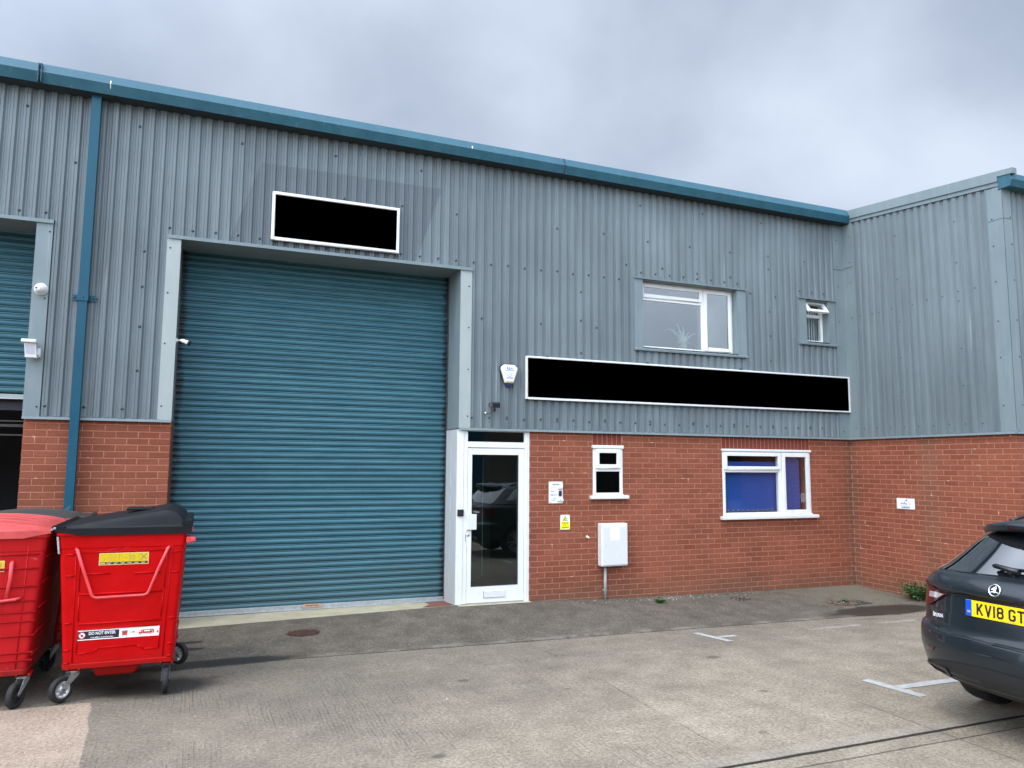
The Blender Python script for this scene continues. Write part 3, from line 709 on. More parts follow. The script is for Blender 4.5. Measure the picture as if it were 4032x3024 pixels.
b.add([(-9, 5, 0), (-1.47, 5, 0), (-1.47, 5, 4.5), (-9, 5, 4.5), (-9, .55, 0), (-1.47, .55, 0), (-1.47, .55, 4.5), (-9, .55, 4.5)], [(0, 1, 2, 3), (4, 5, 1, 0), (1, 5, 6, 2), (0, 3, 7, 4), (3, 2, 6, 7)], 'dark_interior')
b.build('interior', bld, normals=False)
# guide of the shutters
b = MB(); b.box(3.468, 3.480, .47, .56, .09, 4.55, 'cast_iron'); b.box(.0, .010, .47, .56, .03, 4.55, 'cast_iron'); b.build('shutter_guide', bld)
# boxed return beside the door (painted post) and steel reveal
b = MB(); b.box(3.470, 3.560, -.006, .53, .03, 2.372, 'grey_post')
for z in [.3+.33*i for i in range(6)]: b.box(3.4685, 3.470, .24, .252, z, z+.2, 'white_paint')
b.build('door_post', bld, bevel=.004)
# door threshold strip
b = MB()
zz = [(x, zw(x)) for x in (-.0, .8, 1.6, 2.4, 3.2, 3.47)]
for (xa, za), (xb, zb_) in zip(zz, zz[1:]):
    b.add([(xa, -.012, za+.001), (xb, -.012, zb_+.001), (xb, .56, .060), (xa, .56, .056), (xa, -.012, za-.1), (xb, -.012, zb_-.1)], [(0, 1, 2, 3), (4, 5, 1, 0)], 'sill_concrete')
b.add([(3.05, .02, .0875), (3.46, -.008, .0955), (3.46, .46, .068), (3.32, .40, .069)], [(0, 1, 2, 3)], 'red_oxide')
b.add([(3.50, -.10, .086), (4.53, -.09, .0795), (4.53, .1, .082), (3.50, .1, .092)], [(0, 1, 2, 3)], 'sill_concrete')
struct(b.build('threshold', normals=False))

# gutter and eaves
def sweep(b, prof, x0, x1, n, zf, m):
    xs = [x0+(x1-x0)*i/n for i in range(n+1)]
    vs = [(x, p[0], p[1]+zf(x)) for x in xs for p in prof]; k = len(prof)
    b.add(vs, [(i*k+j, i*k+j+1, (i+1)*k+j+1, (i+1)*k+j) for i in range(n) for j in range(k-1)], m)
gz = lambda x: -.0065*(x+1.0)
b = MB()
sweep(b, [(-.10, 6.318), (-.195, 6.320), (-.200, 6.314), (-.250, 6.202), (-.205, 6.092), (-.200, 6.090), (-.03, 6.092)], -9, GX-.01, 12, gz, 'blue_gutter')
for x in (-1.53, -1.50): b.box(x-.004, x+.004, -.262, -.2, 6.09, 6.30, 'blue_gutter')
gut = b.build('gutter', bld, normals=False)
b = MB()
def jclip(x):
    for z, y in ((6.305, -.215), (6.262, -.228), (6.205, -.255), (6.16, -.242), (6.115, -.222)):
        b.sphere((x+random.uniform(-.006, .006), y-.004, z+gz(x)), .008, 'rust_iron', 6)
    b.add([(x-.004, -.2035, 6.315+gz(x)), (x+.004, -.2035, 6.315+gz(x)), (x+.004, -.2535, 6.203+gz(x)), (x-.004, -.2535, 6.203+gz(x)), (x+.004, -.207, 6.09+gz(x)), (x-.004, -.207, 6.09+gz(x))], [(0, 1, 2, 3), (3, 2, 4, 5)], 'rust_iron')
jclip(-1.52); jclip(4.95)
b.build('gutter_joint', bld)
b = MB()
for x, l in ((-.82, .16), (3.55, .035)):
    b.add([(x-.005, -.232, 6.245+gz(x)), (x+.007, -.232, 6.25+gz(x)), (x+.006, -.2545, 6.204+gz(x)), (x-.005, -.2545, 6.204+gz(x)), (x+.002, -.2545+l*.38*.9, 6.20-l+.05+gz(x)), (x-.003, -.2545+l*.36, 6.20-l+.05+gz(x))], [(0, 1, 2, 3), (3, 2, 4, 5)], 'white_paint')
b.build('bird_dropping', bld, normals=False)
b = MB(); sweep(b, [(-.203, 6.0885), (-.01, 6.0885)], -9, GX-.01, 12, gz, 'shaded_steel'); b.build('eaves_shade_strip', bld, normals=False)  # near-black strip that deepens the shade under the eaves
b = MB(); b.add([(-9, -.15, 6.25), (GX+8, -.15, 6.17), (GX+8, 16, 7.9), (-9, 16, 7.9)], [(0, 1, 2, 3)], 'roof_sheet')
b.add([(-9, -.1, 0), (-9, 16, 0), (-9, 16, 7.9), (-9, -.1, 6.2)], [(0, 1, 2, 3)], 'roof_sheet'); b.add([(-9, 16, -.1), (GX+8, 16, -.1), (GX+8, 16, 7.9), (-9, 16, 7.9)], [(0, 1, 2, 3)], 'roof_sheet')
b.build('roof', bld, normals=False)

# downpipe
b = MB()
b.box(-1.015, -.915, -.135, -.035, 3.70, 6.10, 'blue_pipe'); b.box(-1.010, -.920, -.130, -.040, 1.33, 3.70, 'blue_pipe')
b.add([(-1.010, -.130, 1.33), (-.920, -.130, 1.33), (-.920, -.04, 1.33), (-1.01, -.04, 1.33), (-1.010, -.130, .0), (-.920, -.130, .0), (-.92, -.04, 0), (-1.01, -.04, 0)], [(0, 1, 5, 4), (1, 2, 6, 5), (3, 0, 4, 7)], 'blue_pipe')
b.obox((-.972, -.1325, 1.395), (.030, 0, .026), (0, .002, 0), (-.008, 0, .014), 'blue_gutter')
dp = b.build('downpipe', bld, bevel=.006)
b = MB(); b.box(-1.02, -.91, -.1405, -.03, 3.69, 3.78, 'blue_pipe'); b.box(-1.085, -1.02, -.045, -.04, 3.70, 3.77, 'blue_pipe'); b.box(-.91, -.845, -.045, -.04, 3.70, 3.77, 'blue_pipe')
for x, y in ((-1.065, -.045), (-.865, -.045), (-.965, -.141)): screw(b, (x, y, 3.735), r=.008)
b.build('bracket', dp, bevel=.003)

# inner corner flashing of the main wall
b = MB()
b.box(10.105, GX-.036, -.040, -.037, ZC+.008, 6.04, 'grey_trim'); b.box(GX-.039, GX-.036, -.245, -.037, ZC+.008, 6.02, 'grey_trim')
b.box(10.10, GX-.036, -.042, -.040, 5.24, 5.247, 'bolt'); b.box(GX-.042, GX-.039, -.245, -.04, 5.262, 5.269, 'bolt')
for z in (5.75, 5.30, 4.95, 4.35, 2.50): screw(b, (10.18, -.0405, z), r=.008); screw(b, (GX-.0395, -.18, z+.05), (-1, 0, 0), r=.008)
b.build('corner_flashing', bld)

# ------------------------------------------------------------------ upper windows
def frame_rect(b, x0, x1, z0, z1, y, w, d, m='white_pvc', wt=None, wb=None):
    wt = wt or w; wb = wb or w
    b.box(x0, x0+w, y, y+d, z0, z1, m); b.box(x1-w, x1, y, y+d, z0, z1, m)
    b.box(x0+w, x1-w, y, y+d, z1-wt, z1, m); b.box(x0+w, x1-w, y, y+d, z0, z0+wb, m)
def room(name, x0, x1, y0, y1, z0, z1, par, m='room_wall'):
    b = MB(); vs = [(x0, y0, z0), (x1, y0, z0), (x1, y0, z1), (x0, y0, z1), (x0, y1, z0), (x1, y1, z0), (x1, y1, z1), (x0, y1, z1)]
    b.add(vs, [(4, 5, 6, 7), (0, 4, 7, 3), (1, 2, 6, 5), (3, 7, 6, 2)], m); b.add(vs, [(0, 1, 5, 4)], 'room_floor')
    return b.build(name, par, normals=False)
def window_surround(x0, x1, z0, z1, ox0, ox1, oz0, oz1):
    b = MB()
    b.box(x0, ox0, -.040, -.037, z0, z1, 'grey_trim'); b.box(ox1, x1, -.040, -.037, z0, z1, 'grey_trim')
    b.box(ox0, ox0+.003, -.037, .09, oz0, oz1, 'grey_trim'); b.box(ox1-.003, ox1, -.037, .09, oz0, oz1, 'grey_trim')
    b.box(ox0, ox1, -.037, .09, oz1-.003, oz1, 'grey_trim'); b.box(ox0, ox1, -.05, .09, oz0, oz0+.003, 'grey_trim')
    b.prism([(-.006, z1-.012), (-.060, z1-.026), (-.063, z1-.002), (-.006, z1+.012)], 0, x0-.008, x1+.012, 'grey_trim')
    b.prism([(.0, z0-.012), (-.062, z0-.022), (-.066, z0+.004), (-.060, z0+.014), (.0, z0+.03)], 0, x0-.012, x1+.012, 'grey_trim')
    b.box(x0-.003, x0, -.040, -.008, z0, z1, 'grey_trim'); b.box(x1, x1+.003, -.040, -.008, z0, z1, 'grey_trim')
    return b
sr = window_surround(6.202, 8.24, 3.63, 4.72, 6.34, 8.078, 3.660, 4.692).build('window_surround', bld)
b = MB(); y = .09
frame_rect(b, 6.345, 8.075, 3.665, 4.690, y, .042, .06)
b.box(7.475, 7.535, y-.002, y+.058, 3.707, 4.648, 'white_pvc'); b.box(6.387, 7.475, y-.002, y+.058, 4.412, 4.468, 'white_pvc')
win = b.build('upper_window', bld, bevel=.004)
b = MB(); frame_rect(b, 6.375, 7.487, 4.455, 4.665, y-.018, .052, .02); b.build('top_sash', win, bevel=.004)
b = MB(); frame_rect(b, 7.528, 8.040, 3.700, 4.665, y-.018, .055, .02); b.build('side_sash', win, bevel=.004)
b = MB(); b.box(6.42, 7.44, y-.004, y-.001, 4.50, 4.62, 'glass_sky'); b.box(6.387, 7.475, y+.012, y+.015, 3.707, 4.412, 'glass_sky'); b.box(7.58, 7.99, y-.004, y-.001, 3.75, 4.61, 'glass_sky'); b.build('pane', win)
b = MB()
for x in (6.62, 7.30, 7.75): b.box(x, x+.045, y-.006, y-.003, 3.685, 3.697, 'print_pink')
b.build('drain_cap', win)
room('interior', 6.0, 9.0, .2, 3.2, 3.66, 4.95, bld)
b = MB(); b.box(7.60, 7.72, .34, .36, 3.7, 4.9, 'white_paint'); b.box(7.80, 8.70, .45, .50, 3.66, 4.9, 'white_paint'); b.build('interior_column', bld)

window_surround(9.318, 10.094, 3.93, 4.70, 9.474, 9.945, 3.965, 4.660).build('window_surround', bld)
b = MB(); frame_rect(b, 9.476, 9.943, 3.967, 4.658, y, .045, .06); b.box(9.52, 9.90, y, y+.058, 4.40, 4.45, 'white_pvc')
win = b.build('small_upper_window', bld, bevel=.004)
b = MB()   # top-hung sash tilted open at the foot
a = R(34); hz = 4.650; hy = .075
def SP(x, s, t): return Vector((x, hy-s*math.sin(a)-t*math.cos(a), hz-s*math.cos(a)+t*math.sin(a)))
def sbar(x0, x1, s0, s1, t0=0, t1=.035, m='white_pvc'):
    vs = [SP(x, s, t) for t in (t0, t1) for s in (s0, s1) for x in (x0, x1)]
    b.add(vs, [(0, 2, 3, 1), (4, 5, 7, 6), (0, 1, 5, 4), (2, 6, 7, 3), (0, 4, 6, 2), (1, 3, 7, 5)], m)
sbar(9.49, 9.545, 0, .235); sbar(9.875, 9.93, 0, .235); sbar(9.545, 9.875, 0, .05); sbar(9.545, 9.875, .185, .235)
b.build('open_sash', win, bevel=.004)
b = MB(); sbar(9.545, 9.875, .05, .185, .012, .016, 'glass_pane'); b.build('pane', win)
b = MB(); b.box(9.52, 9.90, y+.012, y+.015, 4.01, 4.40, 'glass_pane'); b.build('pane', win)
b = MB(); b.box(9.69, 9.75, y-.004, y-.0005, 3.985, 3.996, 'print_grey'); b.build('drain_cap', win)
room('interior', 9.2, 10.3, .2, 2.0, 3.8, 4.9, bld, 'room_floor')
b = MB()
for i in range(9): b.box(9.50+i*.052, 9.50+i*.052+.028, .22, .235, 3.98, 4.62, 'grey_post')
b.build('net_curtain', bld)

# ------------------------------------------------------------------ lower windows
y = -.012
b = MB(); frame_rect(b, 7.745, 9.465, 1.155, 2.150, y, .045, .07); b.box(8.820, 8.880, y-.002, y+.068, 1.20, 2.105, 'white_pvc'); b.box(7.79, 8.82, y-.002, y+.068, 1.818, 1.862, 'white_pvc')
win = b.build('lower_window', bld, bevel=.004)
b = MB(); frame_rect(b, 7.768, 8.852, 1.860, 2.120, y-.02, .050, .022); b.build('top_sash', win, bevel=.004)
b = MB(); frame_rect(b, 8.882, 9.425, 1.168, 2.126, y-.02, .062, .022); b.build('side_sash', win, bevel=.004)
b = MB(); b.box(7.80, 8.82, y-.006, y-.003, 1.90, 2.08, 'glass_pane'); b.box(7.79, 8.82, y+.02, y+.023, 1.20, 1.818, 'glass_pane'); b.box(8.94, 9.36, y-.006, y-.003, 1.22, 2.08, 'glass_pane'); b.build('pane', win)
b = MB(); b.box(7.728, 9.478, -.035, .05, 2.142, 2.178, 'white_paint'); b.build('head_board', win, bevel=.005)
b = MB(); b.box(7.690, 9.570, -.075, .04, 1.098, 1.150, 'white_paint'); b.box(7.735, 9.475, -.04, .05, 1.150, 1.170, 'white_paint'); b.build('sill', win, bevel=.010)
room('interior', 7.3, 10.2, .15, 3.0, .8, 2.35, bld)

b = MB(); frame_rect(b, 5.505, 5.985, 1.475, 2.168, y, .045, .07); b.box(5.55, 5.94, y-.001, y+.068, 1.822, 1.875, 'white_pvc')
win = b.build('small_lower_window', bld, bevel=.004)
b = MB(); frame_rect(b, 5.538, 5.936, 1.868, 2.142, y-.02, .056, .022); b.build('top_sash', win, bevel=.004)
b = MB(); b.box(5.59, 5.88, y-.004, y-.001, 1.92, 2.09, 'glass_obscure'); b.box(5.545, 5.945, y+.02, y+.023, 1.52, 1.822, 'glass_obscure'); b.build('pane', win)
b = MB(); b.box(5.488, 5.996, -.035, .05, 2.150, 2.196, 'white_paint'); b.build('head_board', win, bevel=.006)
b = MB(); b.box(5.452, 6.060, -.070, .04, 1.432, 1.482, 'white_paint'); b.box(5.50, 5.99, -.035, .05, 1.482, 1.500, 'white_paint'); b.build('sill', win, bevel=.010)
room('interior', 5.2, 6.3, .15, 1.5, 1.3, 2.3, bld, 'dark_interior')

# ------------------------------------------------------------------ entrance door
b = MB()
b.box(3.475, 3.566, -.012, .06, .092, 2.372, 'white_pvc')
b.box(3.568, 3.625, -.004, .06, .092, 2.365, 'white_pvc'); b.box(4.445, 4.519, -.004, .06, .078, 2.372, 'white_pvc')
b.box(4.470, 4.486, -.010, .0, .08, 2.37, 'white_pvc')
b.box(3.625, 4.445, -.004, .06, 2.352, 2.375, 'white_pvc'); b.box(3.625, 4.445, -.008, .06, 2.135, 2.212, 'white_pvc')
b.box(3.62, 4.45, .0, .09, .082, .096, 'galvanised')
dr = b.build('door_frame', bld, bevel=.003)
b = MB(); b.box(3.62, 4.45, .022, .025, 2.205, 2.36, 'glass_door'); b.build('fanlight', dr)
b = MB()
b.box(3.628, 3.688, .000, .045, .100, 2.128, 'white_pvc'); b.box(4.356, 4.442, .000, .045, .100, 2.128, 'white_pvc')
b.box(3.688, 4.356, .000, .045, 2.038, 2.128, 'white_pvc'); b.box(3.688, 4.356, .000, .045, .100, .312, 'white_pvc')
b.box(3.688, 3.695, -.003, .01, .308, 2.042, 'black_plastic'); b.box(4.349, 4.356, -.003, .01, .308, 2.042, 'black_plastic'); b.box(3.695, 4.349, -.003, .01, 2.034, 2.041, 'black_plastic'); b.box(3.695, 4.349, -.003, .01, .309, .317, 'black_plastic')
leaf = b.build('door_leaf', bld, bevel=.002)
b = MB(); b.box(3.694, 4.350, .012, .016, .315, 2.036, 'glass_door'); b.build('pane', leaf)
b = MB(); b.box(3.872, 4.172, -.010, .001, .160, .246, 'white_plastic'); b.box(3.866, 3.871, -.004, .001, .158, .248, 'print_grey'); b.box(3.866, 4.175, -.004, .001, .155, .1595, 'print_grey'); b.build('letter_plate', leaf, bevel=.002)
b = MB(); b.box(3.624, 3.752, -.030, .0, 1.050, 1.252, 'white_plastic'); b.build('lock_cover', leaf, bevel=.004)
b = MB(); b.lathe((3.645, .001, .982), (0, -1, 0), [(0, .020), (.006, .019), (.008, .012), (.008, .0005)], 'zinc', 16); b.box(3.602, 3.607, -.0065, -.003, .90, .99, 'black_plastic'); b.box(3.605, 3.613, -.0065, -.003, .90, .907, 'black_plastic'); b.box(3.605, 3.613, -.0065, -.003, .984, .99, 'black_plastic'); b.build('lock', leaf)
b = MB(); b.box(3.485, 3.572, -.035, -.012, 1.228, 1.318, 'black_plastic'); kb = b.build('card_reader', bld, bevel=.010, seg=3)
room('interior', 3.57, 4.7, .12, 2.0, .08, 2.40, bld, 'lobby_wall')
b = MB(); b.box(3.95, 3.956, .30, .31, .40, 2.0, 'white_paint'); b.build('door_pull', bld)

# ================================================================== adjoining unit (gable on the right)
gab = thing('adjoining_unit', (12, 3, 0), 'neighbouring unit end wall on the right, grey cladding over red brick with sloping verge', 'building')
b = MB()
bricks(b, -2.80, 0, -.09, 2.375, 'G', GX, phase=-.125-.225*13)
wallplane(b, -2.8, .02, -.15, 2.38, 'G', GX+.0035, [])
bricks(b, GX+.008, GX+6, -.09, 2.375, 'F', -2.8, phase=GX)
wallplane(b, GX+.004, GX+6, -.15, 2.38, 'F', -2.7965, [])
b.build('brick_wall', gab, normals=False)
b = MB()
vz = lambda y: 6.08+.104*y
corr(b, -2.64, -.02, ZC+.012, vz, 'G', GX-.006, phase=-2.70)
corr(b, GX+.13, GX+6, ZC+.012, lambda x: 5.78, 'F', -2.806, phase=GX+.13)
b.build('corrugated_cladding', gab, normals=False)
b = MB(); n_ = (-1, 0, 0)
def gc(yv): return -2.70+round((yv+2.70-.083)/PITCH)*PITCH+.083
for k, yv in enumerate([-.30-.1265*2*i for i in range(10)]): screw(b, (GX-.033, gc(yv), 2.53+random.uniform(-.01, .01)), n_, r=.009)
for yv in (-.35, -.55, -.78, -1.02, -1.3, -1.6, -1.9, -2.15, -2.4): screw(b, (GX-.033, gc(yv), 4.38+random.uniform(-.01, .02)-yv*.02), n_, r=.009)
for yv in (-1.05, -2.05):
    for z in (5.55, 4.85, 4.25, 3.55, 3.0): screw(b, (GX-.033, gc(yv), z+random.uniform(-.08, .08)), n_, r=.009)
for k in range(7): yv = -.3-k*.37; screw(b, (GX-.030, yv, vz(yv)-.01), n_, r=.009)
b.build('fixing_screw', gab, normals=False)
b = MB()
prof = [(-.004, ZC+.03), (-.004, ZC+.012), (-.047, ZC+.006), (-.052, ZC-.022), (-.049, ZC-.022), (-.046, ZC+.001), (.0, ZC+.004)]
k_ = len(prof)
b.add([(GX+p[0], yy, p[1]) for yy in (-.05, -2.85) for p in prof], [(j, (j+1) % k_, k_+(j+1) % k_, k_+j) for j in range(k_)], 'grey_trim')
b.prism([(p[0]-2.8, p[1]) for p in prof], 0, GX-.052, GX+6, 'grey_trim')
b.build('drip_flashing', gab, normals=False)
b = MB()   # external corner flashing
b.box(GX-.040, GX-.037, -2.84, -2.62, ZC+.008, 5.76, 'grey_trim'); b.box(GX-.040, GX+.13, -2.84, -2.837, ZC+.008, 5.76, 'grey_trim')
b.box(GX-.042, GX-.040, -2.84, -2.62, 5.30, 5.306, 'bolt'); b.box(GX-.04, GX+.13, -2.842, -2.84, 5.30, 5.306, 'bolt')
for z in (5.33, 4.95, 4.45, 3.9, 3.4, 2.75): screw(b, (GX-.041, -2.68, z), n_, r=.009); screw(b, (GX+.10, -2.841, z), (0, -1, 0), r=.009)
b.build('corner_flashing', gab)
b = MB()   # verge: lower flashing strip, then the capping
def verge(x0, x1, y0, y1, zb, zt, m):
    vs = [(x, yy, z(yy)) for yy in (y0, y1) for z in (zb, zt) for x in (x0, x1)]
    b.add(vs, [(0, 2, 3, 1), (4, 5, 7, 6), (0, 1, 5, 4), (2, 6, 7, 3), (0, 4, 6, 2), (1, 3, 7, 5)], m)
verge(GX-.046, GX+.05, -2.80, -.20, lambda y: 6.055+.103*y, lambda y: 6.115+.103*y, 'grey_trim')
verge(GX-.066, GX+.10, -2.80, -.20, lambda y: 6.115+.103*y, lambda y: 6.262+.104*y, 'grey_trim')
verge(GX-.066, GX+.02, -3.02, -2.80, lambda y: 6.185+.104*y, lambda y: 6.262+.104*y, 'grey_trim')
verge(GX-.066, GX+.10, -.20, 9, lambda y: 6.15+.104*y, lambda y: 6.262+.104*y, 'grey_trim')
b.build('verge_capping', gab)
b = MB()
gp = [(-2.80, 5.90), (-2.965, 5.895), (-3.0, 5.80), (-2.965, 5.712), (-2.80, 5.712)]
b.prism(gp, 0, GX-.055, GX+6, 'blue_gutter')
b.build('gutter', gab, bevel=.003)
b = MB(); b.add([(GX, -2.9, 5.93), (GX+7, -2.9, 5.93), (GX+7, 0, 6.23), (GX, 0, 6.23)], [(0, 1, 2, 3)], 'roof_sheet'); b.build('roof', gab, normals=False)

t = thing('unseen_opposite_building', (6, -27, 0), 'unseen dark low building across the yard, added to block low sky light and darken reflections', 'building')  # added out of view to cut low sky light and darken reflections
b = MB(); b.box(-40, 60, -40, -27, -.1, 5.6, 'unseen_building_dark'); b.build('wall', t)  # block of the added unseen building
b = MB(); b.box(-40.3, 60.3, -40.3, -26.6, 5.6, 6.3, 'roof_sheet'); b.build('roof', t)
b = MB()
for x in (-14, -2, 10, 22): b.box(x, x+3.6, -27.02, -26.98, 0, 4.0, 'blue_pipe')
b.build('shutter', t)
# ================================================================== signs and fixtures on the walls
t = thing('sign_board', (1.82, -.05, 4.65), 'framed white edged signboard with black face above the big roller shutter', 'sign')
b = MB(); z0s, z1s, x0s, x1s = 4.652, 5.262, 1.005, 2.610
b.box(x0s+.01, x1s-.01, -.062, -.040, z0s+.01, z1s-.01, 'black_matt'); b.build('face', t)
b = MB(); frame_rect(b, x0s, x1s, z0s, z1s, -.082, .035, .045, 'white_paint'); b.build('frame', t, bevel=.004)
t = thing('sign_board', (7.4, -.05, 2.8), 'very long black signboard in thin white frame under the upper windows', 'sign')
b = MB(); x0s, x1s, z0s, z1s = 4.432, 10.315, 2.812, 3.408
b.box(x0s+.01, x1s-.01, -.066, -.040, z0s+.01, z1s-.01, 'black_matt'); b.build('face', t)
b = MB(); frame_rect(b, x0s, x1s, z0s, z1s, -.082, .024, .045, 'white_paint'); b.build('frame', t, bevel=.004)
b = MB()
for x in (4.76, 6.4, 8.1): b.box(x-.012, x+.012, -.072, -.04, 3.408, 3.432, 'black_plastic')
b.build('fixing_clip', t)

# alarm box
t = thing('alarm_box', (4.17, -.04, 3.1), 'cream and navy alarm bell box with printed label, left of the long signboard', 'alarm box')
def hexy(cx, cz, s, sx=1.): return [(cx+px*s*sx, cz+pz*s) for px, pz in [(-.62, 1), (-1, .70), (-1, .45), (-.52, -1), (.52, -1), (1, .45), (1, .70), (.62, 1)]]
b = MB(); A0 = hexy(4.180, 3.142, .126, .98); A1 = hexy(4.180, 3.142, .106, .95); n = 8
vs = [(p[0], -.045, p[1]) for p in A0]+[(p[0], -.085, p[1]) for p in A0]+[(p[0], -.105, p[1]) for p in A1]
b.add(vs, [(i, (i+1) % n, n+(i+1) % n, n+i) for i in range(n)]+[(n+i, n+(i+1) % n, 2*n+(i+1) % n, 2*n+i) for i in range(n)]+[tuple(range(2*n, 3*n))], 'alarm_cream')
b.build('cover', t, bevel=.006)
b = MB(); b.prism([(4.180+px, 3.142+pz) for px, pz in [(-.085, .136), (-.132, .105), (-.132, .05), (-.05, -.165), (-.03, -.178), (.03, -.178), (.05, -.165), (.132, .05), (.132, .105), (.085, .136)]], 1, -.042, -.070, 'navy_plastic'); b.build('back_case', t, bevel=.004)
b = MB(); b.prism([(4.180+px, 3.142+pz) for px, pz in [(-.085, .092), (.085, .092), (.085, .0), (.045, -.085), (-.045, -.085), (-.085, .0)]], 1, -.107, -.1055, 'sign_white'); lb = b.build('label', t)
text('lettering', 'R.J.N.', (4.18, -.108, 3.215), ROT_F, .042, 'print_blue', lb, bold=.0012, sx=.95)
text('lettering', 'Security Systems', (4.18, -.108, 3.188), ROT_F, .021, 'print_cyan', lb, bold=.0006, sx=.92)
text('lettering', '01626 243251', (4.18, -.108, 3.083), ROT_F, .024, 'print_blue', lb, bold=.0006, sx=.72)
b = MB(); arc = [(4.176+.032*math.cos(a), -.108, 3.132+.026*math.sin(a)) for a in [R(170+18*i) for i in range(10)]]; b.tube(arc, .003, 'print_blue', 6)
b.tube([(4.170, -.108, 3.162), (4.205, -.108, 3.146), (4.210, -.108, 3.12)], .003, 'print_cyan', 6)
for i in (0, 1):
    for j in (0, 1): b.box(4.172+i*.009, 4.178+i*.009, -.1085, -.107, 3.128+j*.009, 3.134+j*.009, 'print_grey')
b.build('logo', lb)

# floodlight
t = thing('floodlight', (3.95, -.04, 2.65), 'small black floodlight on a bracket with looped cable above the white door', 'floodlight')
b = MB(); b.obox((3.977, -.125, 2.705), (.048, -.006, 0), (0, .016, .008), (0, -.010, .031), 'black_plastic')
for k in range(5): b.obox((3.945+k*.016, -.098, 2.715), (.002, 0, 0), (0, .012, 0), (0, -.004, .028), 'black_plastic')
hd = b.build('housing', t, bevel=.006)
b = MB(); b.obox((3.977, -.1425, 2.711), (.034, -.004, 0), (0, .001, 0), (0, -.005, .016), 'cream_plastic'); b.build('lens', hd)
b = MB(); b.tube([(3.925, -.115, 2.735), (3.893, -.08, 2.728), (3.905, -.05, 2.69), (3.925, -.06, 2.67), (3.935, -.1, 2.685)], .005, 'black_plastic', 6)
b.tube([(3.895, -.085, 2.735), (3.99, -.085, 2.738)], .006, 'black_plastic', 6); b.build('bracket', t)
b = MB(); b.lathe((3.968, -.085, 2.640), (0, 0, 1), [(-.022, .004), (-.018, .016), (.0, .020), (.012, .018), (.03, .012), (.04, .004)], 'black_plastic', 12); b.build('sensor', t)
b = MB(); b.tube([(3.955, -.08, 2.640), (3.95, -.075, 2.612), (3.925, -.07, 2.594), (3.89, -.06, 2.590), (3.86, -.04, 2.598)], .0045, 'black_plastic', 6); b.build('cable', t)
b = MB(); b.lathe((3.858, -.034, 2.598), (0, -1, 0), [(0, .014), (.006, .014), (.010, .006), (.010, .0005)], 'white_plastic', 12); b.build('cable_gland', t)

# meter box
t = thing('meter_box', (5.77, -.05, .5), 'white plastic meter cupboard on brick wall with a grey pipe below', 'meter box')
b = MB(); b.box(5.572, 5.996, -.125, -.001, .500, 1.095, 'white_plastic'); bx = b.build('case', t, bevel=.018, seg=3)
b = MB(); b.box(5.592, 5.982, -.134, -.124, .520, 1.062, 'white_plastic'); d_ = b.build('door', t, bevel=.005)
b = MB(); b.box(5.702, 5.862, -.1355, -.1335, .858, 1.046, 'sign_white'); b.build('notice', d_)
b = MB(); b.lathe((5.625, -.134, .79), (0, -1, 0), [(0, .008), (.003, .008), (.003, .0005)], 'zinc', 10); b.build('latch', d_)
b = MB(); b.cyl((5.672, -.040, g(5.67, -.04)-.01), (5.672, -.040, .502), .021, 'grey_pvc', 16); b.box(5.645, 5.70, -.05, -.002, .16, .175, 'grey_pvc'); b.build('pipe', t)
t = thing('waste_pipe', (5.41, 0, .9), 'short cream pipe stub poking out of brickwork left of the meter box', 'pipe')
b = MB(); b.lathe((5.405, -.001, .910), (.25, -1, -.25), [(0, .020), (.006, .020), (.007, .013), (.05, .013), (.05, .009), (.01, .009)], 'cream_plastic', 14); b.build('stub', t)

# intercom / business directory panel
t = thing('intercom_panel', (4.92, 0, 1.38), 'white acrylic business directory plate with door buzzers beside the entrance', 'sign')
b = MB(); b.box(4.811, 5.026, -.012, -.004, 1.381, 1.679, 'sign_white')
for x in (4.826, 5.011):
    for z in (1.396, 1.664): screw(b, (x, -.012, z), r=.004, m='bolt')
pl = b.build('plate', t, bevel=.001)
yy = -.0128
text('lettering', 'PLEASE PRESS THE BELL', (4.92, yy, 1.644), ROT_F, .012, 'print_grey', pl, bold=.0003, sx=.85)
text('lettering', 'TO SPEAK TO RECEPTION', (4.92, yy, 1.632), ROT_F, .012, 'print_grey', pl, bold=.0003, sx=.85)
text('lettering', 'THE YARD', (4.878, yy, 1.600), ROT_F, .018, 'print_pale', pl, sx=.9)
b = MB(); b.box(4.836, 4.892, yy, yy+.0006, 1.541, 1.555, 'print_orange'); b.box(4.838, 4.890, yy-.0004, yy, 1.546, 1.5495, 'print_grey')
b.tube([(4.872, yy, 1.438), (4.883, yy, 1.452), (4.896, yy, 1.459), (4.908, yy, 1.450), (4.918, yy, 1.436)], .0018, 'print_purple', 5); b.sphere((4.896, yy, 1.459), .005, 'print_purple', 8)
b.box(4.838, 4.91, yy, yy+.0006, 1.479, 1.4815, 'print_pale'); b.build('logo', pl)
text('lettering', 'ABBOTTS', (4.883, yy, 1.496), ROT_F, .022, 'print_teal', pl, bold=.0005, sx=1.05)
text('lettering', 'SharingLife', (4.875, yy, 1.427), ROT_F, .017, 'print_grey', pl)
b = MB(); b.box(4.947, 5.020, -.034, -.012, 1.575, 1.619, 'cream_plastic'); b.build('buzzer', t, bevel=.008)
b = MB(); b.box(4.957, 5.003, -.034, -.012, 1.480, 1.552, 'black_plastic'); b.build('video_bell', t, bevel=.012, seg=3)
b = MB(); b.lathe((4.98, -.0345, 1.518), (0, -1, 0), [(0, .008), (.001, .008), (.0015, .0005)], 'navy_plastic', 12); b.build('camera_lens', t)
b = MB(); b.box(4.940, 5.030, -.030, -.012, 1.408, 1.440, 'white_plastic'); b.box(4.980, 4.990, -.031, -.029, 1.421, 1.430, 'print_grey'); b.build('bell_push', t, bevel=.003)

